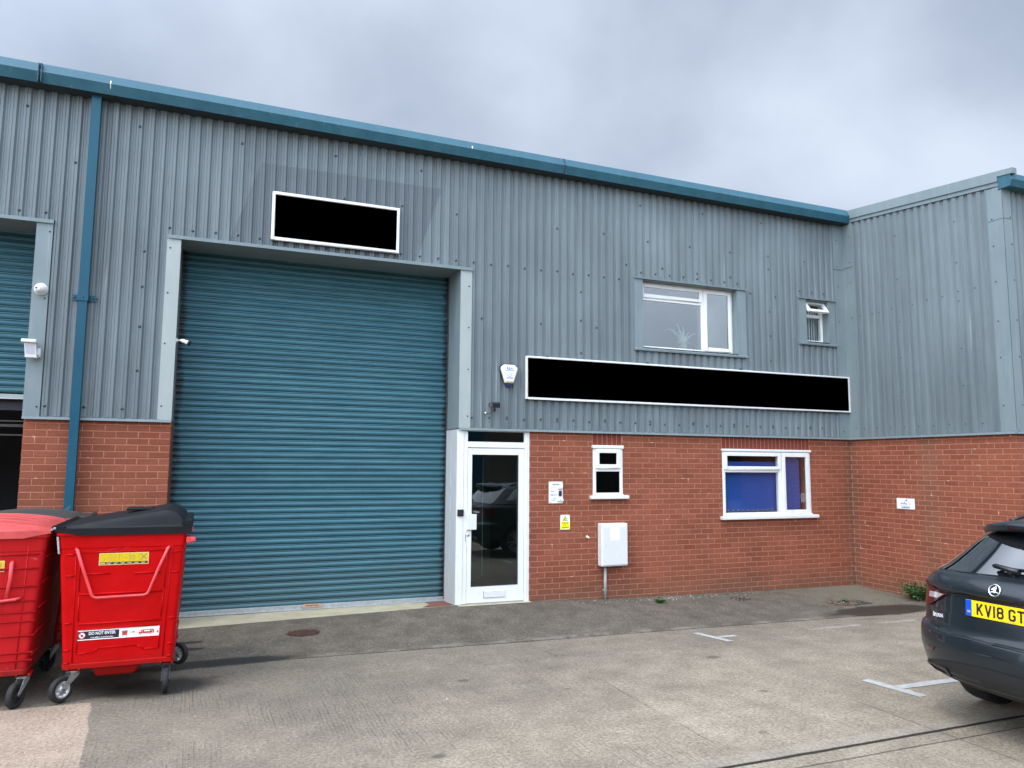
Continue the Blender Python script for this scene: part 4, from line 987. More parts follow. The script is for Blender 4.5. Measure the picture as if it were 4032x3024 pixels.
# CCTV notice
t = thing('warning_sign', (5.06, 0, 1.02), 'small yellow and white CCTV in operation notice with camera triangle', 'sign')
b = MB(); b.box(4.989, 5.135, -.010, -.004, 1.018, 1.221, 'sign_white'); b.box(5.000, 5.124, -.0108, -.010, 1.028, 1.126, 'warn_yellow')
b.prism([(5.021, 1.139), (5.103, 1.139), (5.062, 1.211)], 1, -.0108, -.0100, 'black_print'); b.prism([(5.030, 1.1445), (5.094, 1.1445), (5.062, 1.2005)], 1, -.0115, -.0108, 'warn_yellow')
b.obox((5.057, -.0120, 1.1650), (.012, 0, .008), (0, .0004, 0), (-.003, 0, .0045), 'black_print'); b.box(5.063, 5.080, -.0122, -.0115, 1.150, 1.153, 'print_grey')
for x in (4.997, 5.127):
    for z in (1.026, 1.213): screw(b, (x, -.010, z), r=.003)
pl = b.build('plate', t)
for s, z, sz in (('CCTV', 1.107, .036), ('in', 1.079, .026), ('operation', 1.050, .027)): text('lettering', s, (5.062, -.0114, z), ROT_F, sz, 'black_print', pl, bold=.0003)

# parking sign on the gable
t = thing('parking_sign', (GX, -1.03, 1.28), 'small white PARKING plate on brick end wall above the parked car', 'sign')
b = MB(); b.box(GX-.012, GX-.004, -1.194, -.876, 1.278, 1.441, 'sign_white'); b.box(GX-.006, GX-.003, -1.199, -.871, 1.273, 1.446, 'print_purple')
pl = b.build('plate', t, bevel=.002)
xx = GX-.0128
text('lettering', 'PARKING', (xx, -1.035, 1.304), ROT_G, .030, 'print_teal', pl, bold=.0012, sx=1.15)
text('lettering', 'Sharing', (xx, -1.005, 1.362), ROT_G, .036, 'print_grey', pl, bold=.0006)
text('lettering', 'Life', (xx, -1.104, 1.359), ROT_G, .036, 'print_pink', pl)
b = MB(); b.tube([(xx, -1.018, 1.376), (xx, -1.025, 1.394), (xx, -1.042, 1.410), (xx, -1.055, 1.415)], .0035, 'print_teal', 6); b.tube([(xx, -1.062, 1.416), (xx, -1.082, 1.405), (xx, -1.096, 1.388), (xx, -1.104, 1.372)], .0045, 'print_pink', 6)
b.sphere((xx, -1.058, 1.417), .010, 'print_purple', 10); b.box(xx, xx+.0006, -1.14, -.93, 1.328, 1.332, 'print_pale'); b.build('logo', pl)

# CCTV cameras and movement sensor near the left shutter
t = thing('dome_camera', (-1.39, -.04, 3.8), 'white dome security camera on flashing left of the downpipe', 'camera')
b = MB(); b.lathe((-1.385, -.040, 3.797), (0, -1, 0), [(0, .070), (.012, .070), (.030, .062), (.034, .056)], 'white_plastic', 28); b.build('base', t)
b = MB(); b.lathe((-1.385, -.070, 3.797), (-.45, -1, -.05), [(-.03, .056), (.0, .056), (.030, .047), (.050, .034), (.058, .026), (.058, .0005)], 'white_plastic', 28); e = b.build('eyeball', t)
b = MB(); c_ = Vector((-1.385, -.070, 3.797))+Vector((-.45, -1, -.05)).normalized()*.058
for dx in (-.010, .012): b.sphere(c_+Vector((dx, -.001, .003)), .009, 'black_plastic', 10, (1, .4, 1.2))
b.build('lens', e)
t = thing('motion_sensor', (-1.42, -.08, 3.02), 'boxy white movement sensor on a bracket beside the raised left shutter', 'sensor')
b = MB(); vs = []
for z, xa, xb, ya, yb in ((3.178, -1.480, -1.372, -.185, -.115), (3.018, -1.466, -1.356, -.165, -.100)): vs += [(xa, ya, z), (xb, ya, z), (xb, yb, z), (xa, yb, z)]
b.add(vs, [(0, 1, 2, 3), (7, 6, 5, 4), (0, 4, 5, 1), (1, 5, 6, 2), (2, 6, 7, 3), (3, 7, 4, 0)], 'white_plastic'); bd = b.build('body', t, bevel=.005)
b = MB(); b.add([(-1.470, -.1865, 3.165), (-1.385, -.1865, 3.165), (-1.374, -.1725, 3.058), (-1.458, -.1725, 3.058)], [(0, 1, 2, 3)], 'print_pale'); b.build('lens', bd)
b = MB(); b.box(-1.505, -1.362, -.215, -.095, 3.178, 3.215, 'white_plastic'); b.build('hood', t, bevel=.008)
b = MB(); b.box(-1.372, -1.336, -.105, -.040, 3.035, 3.130, 'white_plastic'); b.box(-1.38, -1.345, -.13, -.095, 3.05, 3.08, 'white_plastic'); b.build('bracket', t, bevel=.004)
t = thing('bullet_camera', (.0, -.04, 3.32), 'white bullet security camera on an arm at the big shutter left edge', 'camera')
b = MB(); b.lathe((.002, .0, 3.326), (1, 0, 0), [(-.001, .026), (.012, .026), (.016, .018)], 'white_plastic', 18); b.tube([(.012, .0, 3.326), (.050, -.02, 3.330), (.072, -.035, 3.322)], .010, 'white_plastic', 8); b.build('bracket', t)
b = MB(); ax = Vector((.86, -.35, -.32)); b.lathe((.062, -.03, 3.328), ax, [(-.004, .0005), (0, .018), (.01, .022), (.095, .024), (.098, .027)], 'white_plastic', 18); bd = b.build('body', t)
b = MB(); b.lathe((.062, -.03, 3.328), ax, [(.085, .0275), (.106, .0275), (.106, .020), (.102, .018), (.102, .0005)], 'black_plastic', 18); b.build('lens', bd)

# ================================================================== things behind the glass
t = thing('vertical_blind', (8.3, .08, 1.2), 'blue vertical blind with bead chain hanging behind the lower window', 'blind')
b = MB()
for i in range(17):
    x = 7.80+i*.0955
    if x+.09 > 9.34: break
    top_ = 1.985 if x < 8.83 else 2.15
    b.add([(x-.004, .085, 1.225), (x+.096, .0885, 1.225), (x+.096, .0885, top_), (x-.004, .085, top_)], [(0, 1, 2, 3)], 'blind_blue')
b.build('fabric_slats', t, normals=False)
b = MB(); x = 7.80
for i in range(11):
    pts = [(x+i*.0955+.0955*k/6, .075, 1.232-.020*math.sin(math.pi*k/6)) for k in range(7)]; b.tube(pts, .0022, 'blind_cord', 5); b.sphere((x+i*.0955, .075, 1.24), .007, 'blind_cord', 6)
b.build('bead_chain', t)
t = thing('potted_aloe', (7.27, .30, 3.70), 'spiky pale aloe in white pot behind the upper window', 'plant')
b = MB(); b.lathe((7.27, .30, 3.672), (0, 0, 1), [(0, .05), (.10, .065), (.105, .072), (.12, .072), (.12, .06), (.10, .001)], 'pot_white', 20); b.build('pot', t)
b = MB(); random.seed(11)
leaves = [(-.34, .30, .0, .10), (-.12, .34, 0, .0), (.02, .30, 0, 0), (.14, .20, 0, -.02), (.36, .26, 0, .10), (-.05, .24, 0, 0), (.08, .26, .05, 0), (-.2, .2, -.05, .03)]
for dx, dz, dy, dr in leaves:
    pts = [(7.27+dx*(k/6)**1.1*(1.05), .30+dy*k/6, 3.79+dz*math.sin(math.pi/2*min(1, k/5.2))-dr*(k/6)**3) for k in range(7)]
    b.tube(pts, [.024, .026, .023, .019, .014, .009, .003], 'aloe', 6, flat=.6)
b.build('leaf', t)
b = MB()
for dx, dz in ((-.22, .03), (-.16, -.03), (.2, .05), (.3, -.02), (.24, .0)):
    pts = [(7.27+dx*(k/6), .28, 3.78+.07*math.sin(math.pi*k/6)+(dz-.02)*k/6) for k in range(7)]; b.tube(pts, [.010, .011, .010, .008, .006, .004, .002], 'dry_leaf', 6, flat=.5)
b.build('dry_leaf', t)

# ================================================================== parking marks, drains, weeds, litter
def mark(pts, name='parking_marking'):
    b = MB(); n = 14
    for a, c, w in pts:
        a, c = Vector((*a, 0)), Vector((*c, 0)); d = (c-a).normalized(); s = Vector((-d.y, d.x, 0))*w/2; Lr = []; Rr = []
        for i in range(n+1):
            p = a+(c-a)*i/n; j1 = random.uniform(-.004, .004); j2 = random.uniform(-.004, .004)
            q1 = p+s*(1+j1*12); q2 = p-s*(1+j2*12)
            Lr.append((q1.x, q1.y, g(q1.x, q1.y)+.004)); Rr.append((q2.x, q2.y, g(q2.x, q2.y)+.004))
        b.grid([Lr, Rr], 'line_paint', False)
    return struct(b.build(name))
mark([((5.82, -1.93), (5.86, -2.53), .085), ((5.905, -2.26), (6.14, -2.27), .08)])
mark([((5.985, -4.25), (6.05, -4.80), .10), ((6.07, -4.53), (6.90, -4.545), .10), ((6.90, -4.545), (9.9, -4.60), .085)])

def litter(cx, cy, rx, ry, n, mats, size=(.006, .022), name='leaf_litter', pw=.5):
    b = MB()
    for i in range(n):
        a = random.uniform(0, 2*math.pi); r_ = random.random()**pw; x = cx+rx*r_*math.cos(a); y = cy+ry*r_*math.sin(a); z = g(x, y)+random.uniform(.002, .010)
        L_ = random.uniform(*size); w = L_*random.uniform(.2, .6); th = random.uniform(0, math.pi); tl = random.uniform(-.3, .3)
        d = Vector((math.cos(th), math.sin(th), tl))*L_; s = Vector((-math.sin(th), math.cos(th), random.uniform(-.3, .3)))*w
        p = Vector((x, y, z)); b.add([p-d, p+s*.8, p+d, p-s*.8], [(0, 1, 2, 3)], random.choice(mats))
    o = b.build(name, normals=False); o['kind'] = 'stuff'; return o
random.seed(5)
litter(9.00, -1.08, .26, .20, 700, ['litter', 'litter', 'litter_pale', 'rust_iron'])
litter(7.68, -.42, .16, .15, 260, ['litter', 'litter_pale', 'cast_iron'])
litter(10.2, -1.2, .12, 1.2, 300, ['litter', 'litter_pale', 'weed'], (.004, .014), 'wall_foot_grit', .8)
litter(8.9, -.12, 1.4, .10, 260, ['litter', 'litter_pale', 'weed'], (.004, .012), 'wall_foot_grit', .8)
litter(6.6, -.16, 1.9, .14, 700, ['litter_pale', 'litter', 'sticker_white'], (.004, .014), 'wall_foot_grit', .8)
litter(6.9, -.9, 1.6, .5, 22, ['litter_pale'], (.008, .018), 'paint_flake_litter', .8)
litter(9.75, -1.75, .35, .12, 60, ['litter', 'litter_pale', 'weed'], (.005, .02))
litter(3.2, -2.4, 3.2, 1.9, 60, ['litter_pale', 'litter', 'cast_iron', 'sticker_white'], (.003, .009), 'yard_grit', .7)
litter(1.5, -.60, .185, .135, 420, ['rust_iron', 'litter', 'rust_iron'], (.005, .02), 'gully_litter', .6)
def grate(cx, cy, s, name, label):
    t = thing(name, (cx, cy, g(cx, cy)), label, 'drain')
    b = MB(); z = g(cx, cy)
    b.box(cx-s, cx+s, cy-s, cy-s+.02, z-.02, z+.006, 'cast_iron'); b.box(cx-s, cx+s, cy+s-.02, cy+s, z-.02, z+.006, 'cast_iron'); b.box(cx-s, cx-s+.02, cy-s+.02, cy+s-.02, z-.02, z+.006, 'cast_iron'); b.box(cx+s-.02, cx+s, cy-s+.02, cy+s-.02, z-.02, z+.006, 'cast_iron'); b.build('frame', t)
    b = MB(); n = 9
    for i in range(n):
        x = cx-s+.03+(2*s-.06)*i/(n-1); b.box(x-.005, x+.005, cy-s+.02, cy+s-.02, z-.015, z+.004, 'cast_iron')
    b.build('grate_bar', t)
grate(9.22, -1.08, .15, 'drain_grate', 'iron drain grating half buried in leaf rubbish near the inner corner')
grate(7.68, -.42, .11, 'gully_cover', 'small debris filled gully at the foot of the wall below lower window')
t = thing('rusty_cover', (1.5, -.6, 0), 'rusty sunken patch of iron cover in concrete before the big shutter', 'drain')
b = MB(); pts = []
for k in range(18):
    a = 2*math.pi*k/18; r_ = 1+random.uniform(-.14, .10); x, y = 1.5+.19*r_*math.cos(a), -.6+.14*r_*math.sin(a); pts.append((x, y, g(x, y)+.003))
b.add(pts, [tuple(range(18))], 'rust_iron'); b.build('cover', t, normals=False)

def weed(cx, cy, h, rad, n, label, name='weed', leaf=(.018, .04), wallx=None):
    t = thing(name, (cx, cy, g(cx, cy)), label, 'plant')
    st = MB(); lf = MB(); z0 = g(cx, cy)
    for i in range(n):
        a = random.uniform(0, 2*math.pi); L_ = random.uniform(.5, 1); ex = Vector((cx+math.cos(a)*rad*L_, cy+math.sin(a)*rad*L_*1.2, z0+h*random.uniform(.35, 1)))
        if wallx: ex.x = min(ex.x, wallx-.015)
        s0 = Vector((cx+random.uniform(-.2, .2)*rad, cy+random.uniform(-.5, .5)*rad, z0)); mid = (s0+ex)/2+Vector((0, 0, h*.25))
        if wallx: mid.x = min(mid.x, wallx-.02)
        pts = [s0*(1-k)**2+mid*2*k*(1-k)+ex*k*k for k in (0, .25, .5, .75, 1)]; st.tube(pts, [.003, .0025, .002, .0015, .001], 'weed_stem', 4)
        for p in pts[1:]:
            for _ in range(3):
                d = Vector((random.uniform(-1, 1), random.uniform(-1, 1), random.uniform(-.5, .6))).normalized(); u = d.cross(Vector((random.uniform(-.3, .3), random.uniform(-.3, .3), 1))).normalized()
                l = random.uniform(*leaf); w = l*.42; q = p+d*l*.2; nn = d.cross(u)*.15*l
                lf.add([q, q+d*l*.45+u*w, q+d*l, q+d*l*.45-u*w, q+d*l*.5+nn], [(0, 1, 4), (1, 2, 4), (2, 3, 4), (3, 0, 4)], 'weed')
    st.build('stem', t, normals=False); lf.build('leaf', t, normals=False)
random.seed(3)
weed(10.24, -1.22, .24, .21, 46, 'leafy green bramble growing at the foot of the brick end wall', 'bramble', (.03, .06), GX)
weed(6.36, -.38, .055, .085, 16, 'low green weed in the concrete right of the meter box pipe', 'weed', (.02, .04))
weed(9.05, -1.02, .05, .05, 7, 'tiny yellow green sprout growing out of the drain rubbish', 'weed', (.012, .025))

# ================================================================== bins
def wheel(b_t, b_r, c, ax, r=.1, w=.046, rimm='zinc'):
    b_t.lathe(c, ax, [(-w/2, r*.66), (-w/2, r*.93), (-w*.3, r*.995), (w*.3, r*.995), (w/2, r*.93), (w/2, r*.66), (-w/2, r*.66)], 'rubber', 32)
    b_r.lathe(c, ax, [(-w*.46, r*.66), (-w*.50, r*.60), (-w*.2, r*.54), (-w*.16, r*.25), (-w*.42, r*.22), (-w*.42, .001)], rimm, 32)
    b_r.lathe(c, ax, [(w*.46, r*.66), (w*.50, r*.60), (w*.2, r*.54), (w*.16, r*.25), (w*.42, r*.22), (w*.42, .001)], rimm, 32)
    ax = Vector(ax).normalized(); u = Vector((0, 0, 1)); v = ax.cross(u)
    for s in (-1, 1):
        for k in range(8):
            a = 2*math.pi*k/8; d = u*math.cos(a)+v*math.sin(a); e = ax*s*w*.30
            b_r.obox(Vector(c)+e+d*r*.40, d*r*.15, ax.cross(d)*r*.035, ax*w*.10, rimm)
def castor(par, px, py, ztop, cx, cy, gz0, rimm='zinc', forkm='zinc'):
    """pivot (px,py), wheel contact (cx,cy) in local coordinates; the fork reaches from pivot to axle"""
    t = MB(); t.box(px-.055, px+.055, py-.05, py+.05, ztop-.022, ztop-.014, 'bin_red'); t.box(px-.06, px+.06, py-.055, py+.055, ztop-.006, ztop+.002, 'bin_red')
    for sx in (-1, 1):
        for sy in (-1, 1): t.lathe((px+sx*.042, py+sy*.038, ztop-.008), (0, 0, -1), [(0, .008), (.018, .008), (.018, .0005)], 'zinc', 8)
    t.lathe((px, py, ztop-.024), (0, 0, -1), [(0, .045), (.012, .045), (.020, .035), (.020, .001)], forkm, 20)
    c = Vector((cx, cy, gz0+.1)); d = Vector((cx-px, cy-py, 0)); dn = d.normalized() if d.length > .001 else Vector((1, 0, 0)); ax = Vector((-dn.y, dn.x, 0))
    zt = ztop-.040
    for s in (-1, 1):
        o = ax*s*.027; p0 = Vector((px, py, zt))
        P = [p0-dn*.035+o, p0+dn*.035+o, c+dn*.020+Vector((0, 0, .008))+o, c+Vector((0, 0, -.012))+o, c-dn*.018+Vector((0, 0, .004))+o, p0-dn*.035+Vector((0, 0, -.02))+o]
        Q = [p+ax*s*.003 for p in P]; n = 6
        t.add(P+Q, [tuple(range(n)), tuple(range(n, 2*n))[::-1]]+[(i, (i+1) % n, n+(i+1) % n, n+i) for i in range(n)], forkm)
    t.obox(Vector((px, py, zt)), dn*.036, ax*.033, Vector((0, 0, .003)), forkm)
    t.cyl(c-ax*.038, c+ax*.038, .007, 'bolt', 10)
    f = t.build('castor', None); f.parent = par
    bt, br = MB(), MB(); wheel(bt, br, c, ax, rimm=rimm)
    o = bt.build('tyre', None); o.parent = f; o = br.build('rim', None); o.parent = f
def bin_(loc, rz, label, body, lidm, castors, style, gz0=0.):
    t = thing('waste_bin', loc, label, 'bin', 'four wheeled waste containers', rz)
    LB, LT = .585, .605          # half length at foot and rim
    XB0, XB1, XT0, XT1 = -.408, .408, -.491, .462
    ZB, ZT = .25, 1.31
    def fx(side, z): q = (z-ZB)/(ZT-ZB); return (XB0+(XT0-XB0)*q) if side < 0 else (XB1+(XT1-XB1)*q)
    def fy(z): q = (z-ZB)/(ZT-ZB); return LB+(LT-LB)*q
    b = MB()
    def ring(z, ins=0, c=.035):
        x0, x1, yy = fx(-1, z)+ins, fx(1, z)-ins, fy(z)-ins; pts = []
        for sx, sy, a0 in ((1, -1, -90), (1, 1, 0), (-1, 1, 90), (-1, -1, 180)):
            ccx = (x1 if sx > 0 else x0)-sx*c; ccy = sy*(yy-c)
            for k in range(5): a = R(a0+90*k/4); pts.append((ccx+c*math.cos(a), ccy+c*math.sin(a), z))
        return pts
    levels = [(ZB-.0, .012), (ZB, 0), (ZB+.035, 0), (ZB+.04, .006), (1.20, .006), (1.205, .002), (ZT, .0), (ZT, -.014), (ZT+.022, -.014), (ZT+.022, .03), (ZT-.4, .03)]
    G = [ring(z, i)+[ring(z, i)[0]] for z, i in levels]
    b.grid(G, body, False); b.add([p for p in ring(ZB, .012)], [tuple(range(20))], body)
    # raised corner columns, beads and panel outlines on both end faces and along the long sides
    def bead(x0, z0, x1, z1, r=.006, ends=False):
        for s in (-1, 1):
            p0 = (x0, s*(fy(z0)-.004), z0); p1 = (x1, s*(fy(z1)-.004), z1); b.tube([p0, p1], r, body, 6)
    if style == 'new':
        for zc in (.835, .60): bead(-.31, zc, .30, zc, .007)
        bead(-.28, .556, .275, .556, .006); bead(-.31, 1.17, .33, 1.17, .005)
        bead(-.29, .995, -.105, .995, .007); bead(.075, .990, .27, .990, .007)
        for x0, x1 in ((-.335, -.355), (.325, .355)): bead(x0, .30, x1, 1.22, .004)
        for a, c in (((-.31, .37), (-.20, .37)), ((-.20, .37), (-.15, .405)), ((-.15, .405), (.13, .405)), ((.13, .405), (.18, .37)), ((.18, .37), (.29, .37)), ((.29, .37), (.295, .56)), ((-.31, .37), (-.31, .56)), ((-.31, .62), (-.315, .81)), ((.295, .62), (.305, .81)), ((-.318, .86), (-.325, 1.16)), ((.31, .86), (.32, 1.16))): bead(*a, *c, .0045)
        for zc in (1.155, .985, .61, .40, .30):
            bead(-.395-.03*(zc-.25), zc, -.355, zc, .006); bead(.355, zc, .395+.03*(zc-.25), zc, .006)
    else:
        for zc in (1.18, 1.07, .93, .82, .73, .66, .55, .42, .36): bead(-.44, zc, .44, zc-.004, .008)
        for x in (-.33, .33): bead(x, .30, x*1.1, 1.24, .004)
    for s in (-1, 1):
        for zc in (1.15, .95, .75, .55, .38): b.tube([(fx(s, zc)-s*.004, -.5, zc), (fx(s, zc)-s*.004, .5, zc)], .008, body, 6)
    bo = b.build('body', None, normals=True); bo.parent = t
    # sump and trunnions
    b = MB()
    b.add([(-.20, -LB+.02, ZB), (.17, -LB+.02, ZB), (.17, LB-.02, ZB), (-.20, LB-.02, ZB), (-.165, -LB+.06, .165), (.115, -LB+.06, .165), (.115, LB-.06, .165), (-.165, LB-.06, .165)], [(7, 6, 5, 4), (0, 1, 5, 4), (1, 2, 6, 5), (2, 3, 7, 6), (3, 0, 4, 7)], body)
    b.box(-.39, .39, -LB+.12, LB-.12, ZB-.035, ZB-.002, body)
    o = b.build('sump', None, bevel=.015); o.parent = t
    b = MB()
    if style == 'new': b.box(.462, .52, -LT-.0, -LT+.11, 1.225, 1.275, 'handle_red'); b.box(.495, .535, -LT-.01, -LT+.05, 1.232, 1.268, 'handle_red')
    b.box(.462, .50, LT-.11, LT, 1.225, 1.275, 'handle_red'); o = b.build('lifting_lug', None, bevel=.006); o.parent = t
    b = MB(); b.add([(-.500, -LT+.0, 1.30), (-.485, -LT+.0, 1.30), (-.470, -LT, 1.165), (-.482, -LT, 1.165), (-.500, -LT+.03, 1.30), (-.485, -LT+.03, 1.30), (-.470, -LT+.03, 1.165), (-.482, -LT+.03, 1.165)], [(0, 1, 2, 3), (5, 4, 7, 6), (0, 4, 5, 1), (1, 5, 6, 2), (2, 6, 7, 3), (3, 7, 4, 0)], 'galvanised'); o = b.build('hinge_plate', None); o.parent = t
    # handles
    for s in (-1, 1):
        b = MB()
        if style == 'new':
            P = [(-.355, 0, 1.20), (-.345, .022, 1.195), (-.30, .030, 1.06), (-.222, .032, .832), (-.21, .034, .818), (-.19, .035, .808), (.16, .035, .812), (.185, .034, .822), (.196, .033, .842), (.262, .031, 1.03), (.325, .024, 1.19), (.335, 0, 1.20)]
            P = [(x, s*(fy(z)+yy), z) for x, yy, z in P]
            b.tube(P, [.010, .013, .0125, .012, .011, .011, .011, .011, .011, .012, .013, .010], 'handle_red', 10)
        else:
            for x in (-.26, .20):
                P = [(x, s*(fy(1.11)), 1.13), (x, s*(fy(1.1)+.018), 1.11), (x, s*(fy(1.)+.026), 1.0), (x+.02, s*(fy(.85)+.026), .85)]; b.tube(P, [.012, .016, .014, .013], 'handle_red', 8, flat=.6)
            P = [(-.33, s*fy(.84), .842), (-.30, s*(fy(.83)+.025), .836), (-.20, s*(fy(.83)+.03), .828), (.2, s*(fy(.83)+.03), .828), (.30, s*(fy(.83)+.025), .836), (.33, s*fy(.84), .842)]; b.tube(P, .012, 'handle_red', 8)
        o = b.build('handle', None); o.parent = t
    # lid: flange, dome, hinge
    b = MB(); fz = ZT+.022; nx = 44; ny = 12
    peak, px_ = (.145, .30) if style == 'new' else (.075, .12)
    def prof(u):      # height of the crown along x, u in 0..1 from hinge to front
        if u < .03: return .012
        if style == 'new':
            if u < .80: return .016+.128*((u-.03)/.77)**.92
            q = (u-.80)/.17; return .004+.140*math.sqrt(max(0, 1-min(1, q)**2.2)) if q < 1 else .004
        q = (u-.03)/.97; return .012+.085*math.sin(math.pi*min(1, q*.98))**.6
    VP = [(-1, 0), (-.965, 0), (-.955, .14), (-.935, .55), (-.915, .80), (-.89, .92), (-.86, .98), (-.80, 1), (-.4, 1.02), (0, 1.03), (.4, 1.02), (.80, 1), (.86, .98), (.89, .92), (.915, .80), (.935, .55), (.955, .14), (.965, 0), (1, 0)]
    if style != 'new': VP = [(-1+2*k/16, math.sqrt(max(0, 1-abs(-1+2*k/16)**2.6))) for k in range(17)]
    Gd = []
    for i in range(nx+1):
        u = i/nx; x = -.498+.978*u; h = prof(u); row_ = []
        for v, e in VP:
            yy = v*(LT+.004); row_.append((x, yy, fz+.030+(h-.0)*e*1.0 if abs(v) < 1 else fz+.030))
        Gd.append(row_)
    b.grid(Gd, lidm, True)
    x0, x1, ly = -.512, .498, LT+.020
    vs = [(x0, -ly, fz+.030), (x1, -ly, fz+.030), (x1, ly, fz+.030), (x0, ly, fz+.030)]
    vs2 = [(x0, -ly, fz+.004), (x1, -ly, fz-.016), (x1, ly, fz-.016), (x0, ly, fz+.004)]
    nn = 1
    # flange tapers up at the hinge corner as on the real lid
    def flange(y0, s):
        P = [(-.512, fz+.010), (-.40, fz-.010), (-.33, fz-.026), (.498, fz-.026), (.498, fz+.031), (-.512, fz+.031)]
        b.prism(P, 1, y0, y0+s*.024, lidm)
    flange(-ly, 1); flange(ly, -1)
    b.box(.474, .498, -ly+.024, ly-.024, fz-.026, fz+.031, lidm); b.box(-.512, -.49, -ly+.024, ly-.024, fz+.004, fz+.031, lidm)
    if style == 'new': b.box(.43, .497, -ly+.03, ly-.05, fz+.031, fz+.075, lidm)
    lid = b.build('lid', None, bevel=0); lid.parent = t
    b = MB()
    if style == 'new':
        b.box(-.04, .17, -.22, .06, fz+.150, fz+.168, lidm)
    else:
        for k in range(8):
            v = -.875+k*.25; e = math.sqrt(max(0, 1-abs(v)**2.6)); P = [(-.498+.978*u, v*(LT+.004), fz+.030+prof(u)*e-.002) for u in [.08+.8*q/12 for q in range(13)]]
            b.tube(P, .007, lidm, 6)
    o = b.build('lid_rib', None, bevel=.005); o.parent = t
    b = MB(); xh, zh = -.516, fz+.038
    yv = -LT-.01; k = 0
    hm = lidm
    while yv < LT-.05:
        b.tube([(xh, yv, zh), (xh, yv+.085, zh)], .024, hm, 12); b.box(xh, xh+.07, yv+.01, yv+.075, zh-.018, zh+.010, hm)
        yv += .15; k += 1
    b.cyl((xh, -LT-.018, zh), (xh, LT+.018, zh), .010, 'zinc', 10); o = b.build('hinge', None); o.parent = t
    for (px, py, cx, cy, rm, fm) in castors: castor(t, px, py, ZB, cx, cy, gz0, rm, fm)
    return t, fy
# bin with black dome lid
C2 = [(-.33, -.50, -.40, -.575, 'zinc', 'zinc'), (.355, -.50, .357, -.575, 'zinc', 'bolt'), (.36, .42, .43, .36, 'zinc', 'zinc'), (-.33, .50, -.36, .56, 'zinc', 'zinc')]
t2, fy = bin_((-.192, -1.885, 0), 0, 'red four wheeled bin with black domed lid and DO NOT ENTER sticker', 'bin_red', 'lid_black', C2, 'new')
OX, OY = -.192, -1.885
def on(x, z, d=.0012): return (x-OX, -(fy(z)+d-.006), z)       # point on the camera-side end face, local
def face_poly(b, pts, m, d): b.add([on(x, z, d) for x, z in pts], [tuple(range(len(pts)))], m)
def frect(b, x0, x1, z0, z1, m, d): face_poly(b, [(x0, z0), (x1, z0), (x1, z1), (x0, z1)], m, d)
b = MB(); yx0, yx1, yz0, yz1 = -.379, -.013, 1.062, 1.158
frect(b, yx0, yx1, yz0, yz1, 'sticker_edge', .002); frect(b, yx0+.005, yx1-.005, yz0+.024, yz1-.004, 'sticker_yellow', .0026); frect(b, yx0+.005, yx1-.005, yz0+.005, yz0+.023, 'black_print', .0026)
for i in range(1, 5): x = yx0+(yx1-yx0)*i/5; frect(b, x-.0007, x+.0007, yz0+.026, yz1-.006, 'print_grey', .003)
st = b.build('safety_sticker', None, normals=False); st.parent = t2
b = MB(); w5 = (yx1-yx0)/5
frect(b, yx0+.008, yx0+.045, yz0+.008, yz0+.019, 'sticker_yellow', .003)
for i in range(6):
    x = yx0+.056+i*.051; frect(b, x, x+.034, yz0+.015, yz0+.0175, 'sticker_edge', .003); frect(b, x, x+.026, yz0+.010, yz0+.0125, 'sticker_edge', .003)
for i in range(5): frect(b, yx0+i*w5+.008, yx0+i*w5+.020, yz1-.013, yz1-.011, 'print_grey', .003)
def ln(b, pts, w, m, d=.0032):
    for (xa, za), (xb, zb_) in zip(pts, pts[1:]):
        dx, dz = xb-xa, zb_-za; L_ = math.hypot(dx, dz) or 1; nx_, nz_ = -dz/L_*w/2, dx/L_*w/2
        face_poly(b, [(xa+nx_, za+nz_), (xb+nx_, zb_+nz_), (xb-nx_, zb_-nz_), (xa-nx_, za-nz_)], m, d)
x = yx0; zc = (yz0+yz1)/2+.01
ln(b, [(x+.032, zc-.022), (x+.042, zc-.018), (x+.038, zc-.010)], .002, 'print_grey'); ln(b, [(x+.036, zc), (x+.06, zc)], .0012, 'litter_pale')
x = yx0+w5; ln(b, [(x+.018, zc-.022), (x+.018, zc+.006), (x+.038, zc+.006), (x+.038, zc-.022), (x+.018, zc-.022)], .0015, 'litter_pale'); ln(b, [(x+.036, zc+.005), (x+.050, zc+.022)], .0018, 'litter_pale')
x = yx0+2*w5; ln(b, [(x+.016, zc), (x+.03, zc+.006), (x+.038, zc-.002), (x+.058, zc-.002)], .0018, 'litter_pale')
x = yx0+3*w5; ln(b, [(x+.008, zc-.016), (x+.008, zc+.014), (x+.040, zc+.014), (x+.040, zc-.016), (x+.008, zc-.016)], .0022, 'print_grey'); ln(b, [(x+.017, zc+.002), (x+.030, zc+.002)], .004, 'print_grey')
x = yx0+4*w5; ln(b, [(x+.012, zc+.026), (x+.034, zc+.002), (x+.016, zc-.022)], .005, 'print_grey'); ln(b, [(x+.058, zc+.026), (x+.036, zc+.004), (x+.060, zc-.022)], .005, 'print_grey')
o = b.build('pictograms', None, normals=False); o.parent = st
b = MB(); wx0, wx1, wz0, wz1 = -.506, .102, .470, .548
frect(b, wx0, wx1, wz0, wz1, 'sticker_white', .002); frect(b, wx0+.008, wx0+.305, wz0+.008, wz1-.008, 'black_print', .0026)
st2 = b.build('warning_sticker', None, normals=False); st2.parent = t2
RB = Matrix(((1, 0, 0), (0, 0, -1), (0, 1, 0)))
p = on(wx0+.182, .520, .0032); text('lettering', 'DO NOT ENTER', p, RB, .033, 'sticker_white', st2, bold=.0007, sx=.80, local=True, thick=.0004)
p = on(wx0+.182, .489, .0032); text('lettering', 'www.biffa.co.uk/people-in-bins', p, RB, .0150, 'sticker_white', st2, bold=.0002, sx=.88, local=True, thick=.0004)
b = MB()
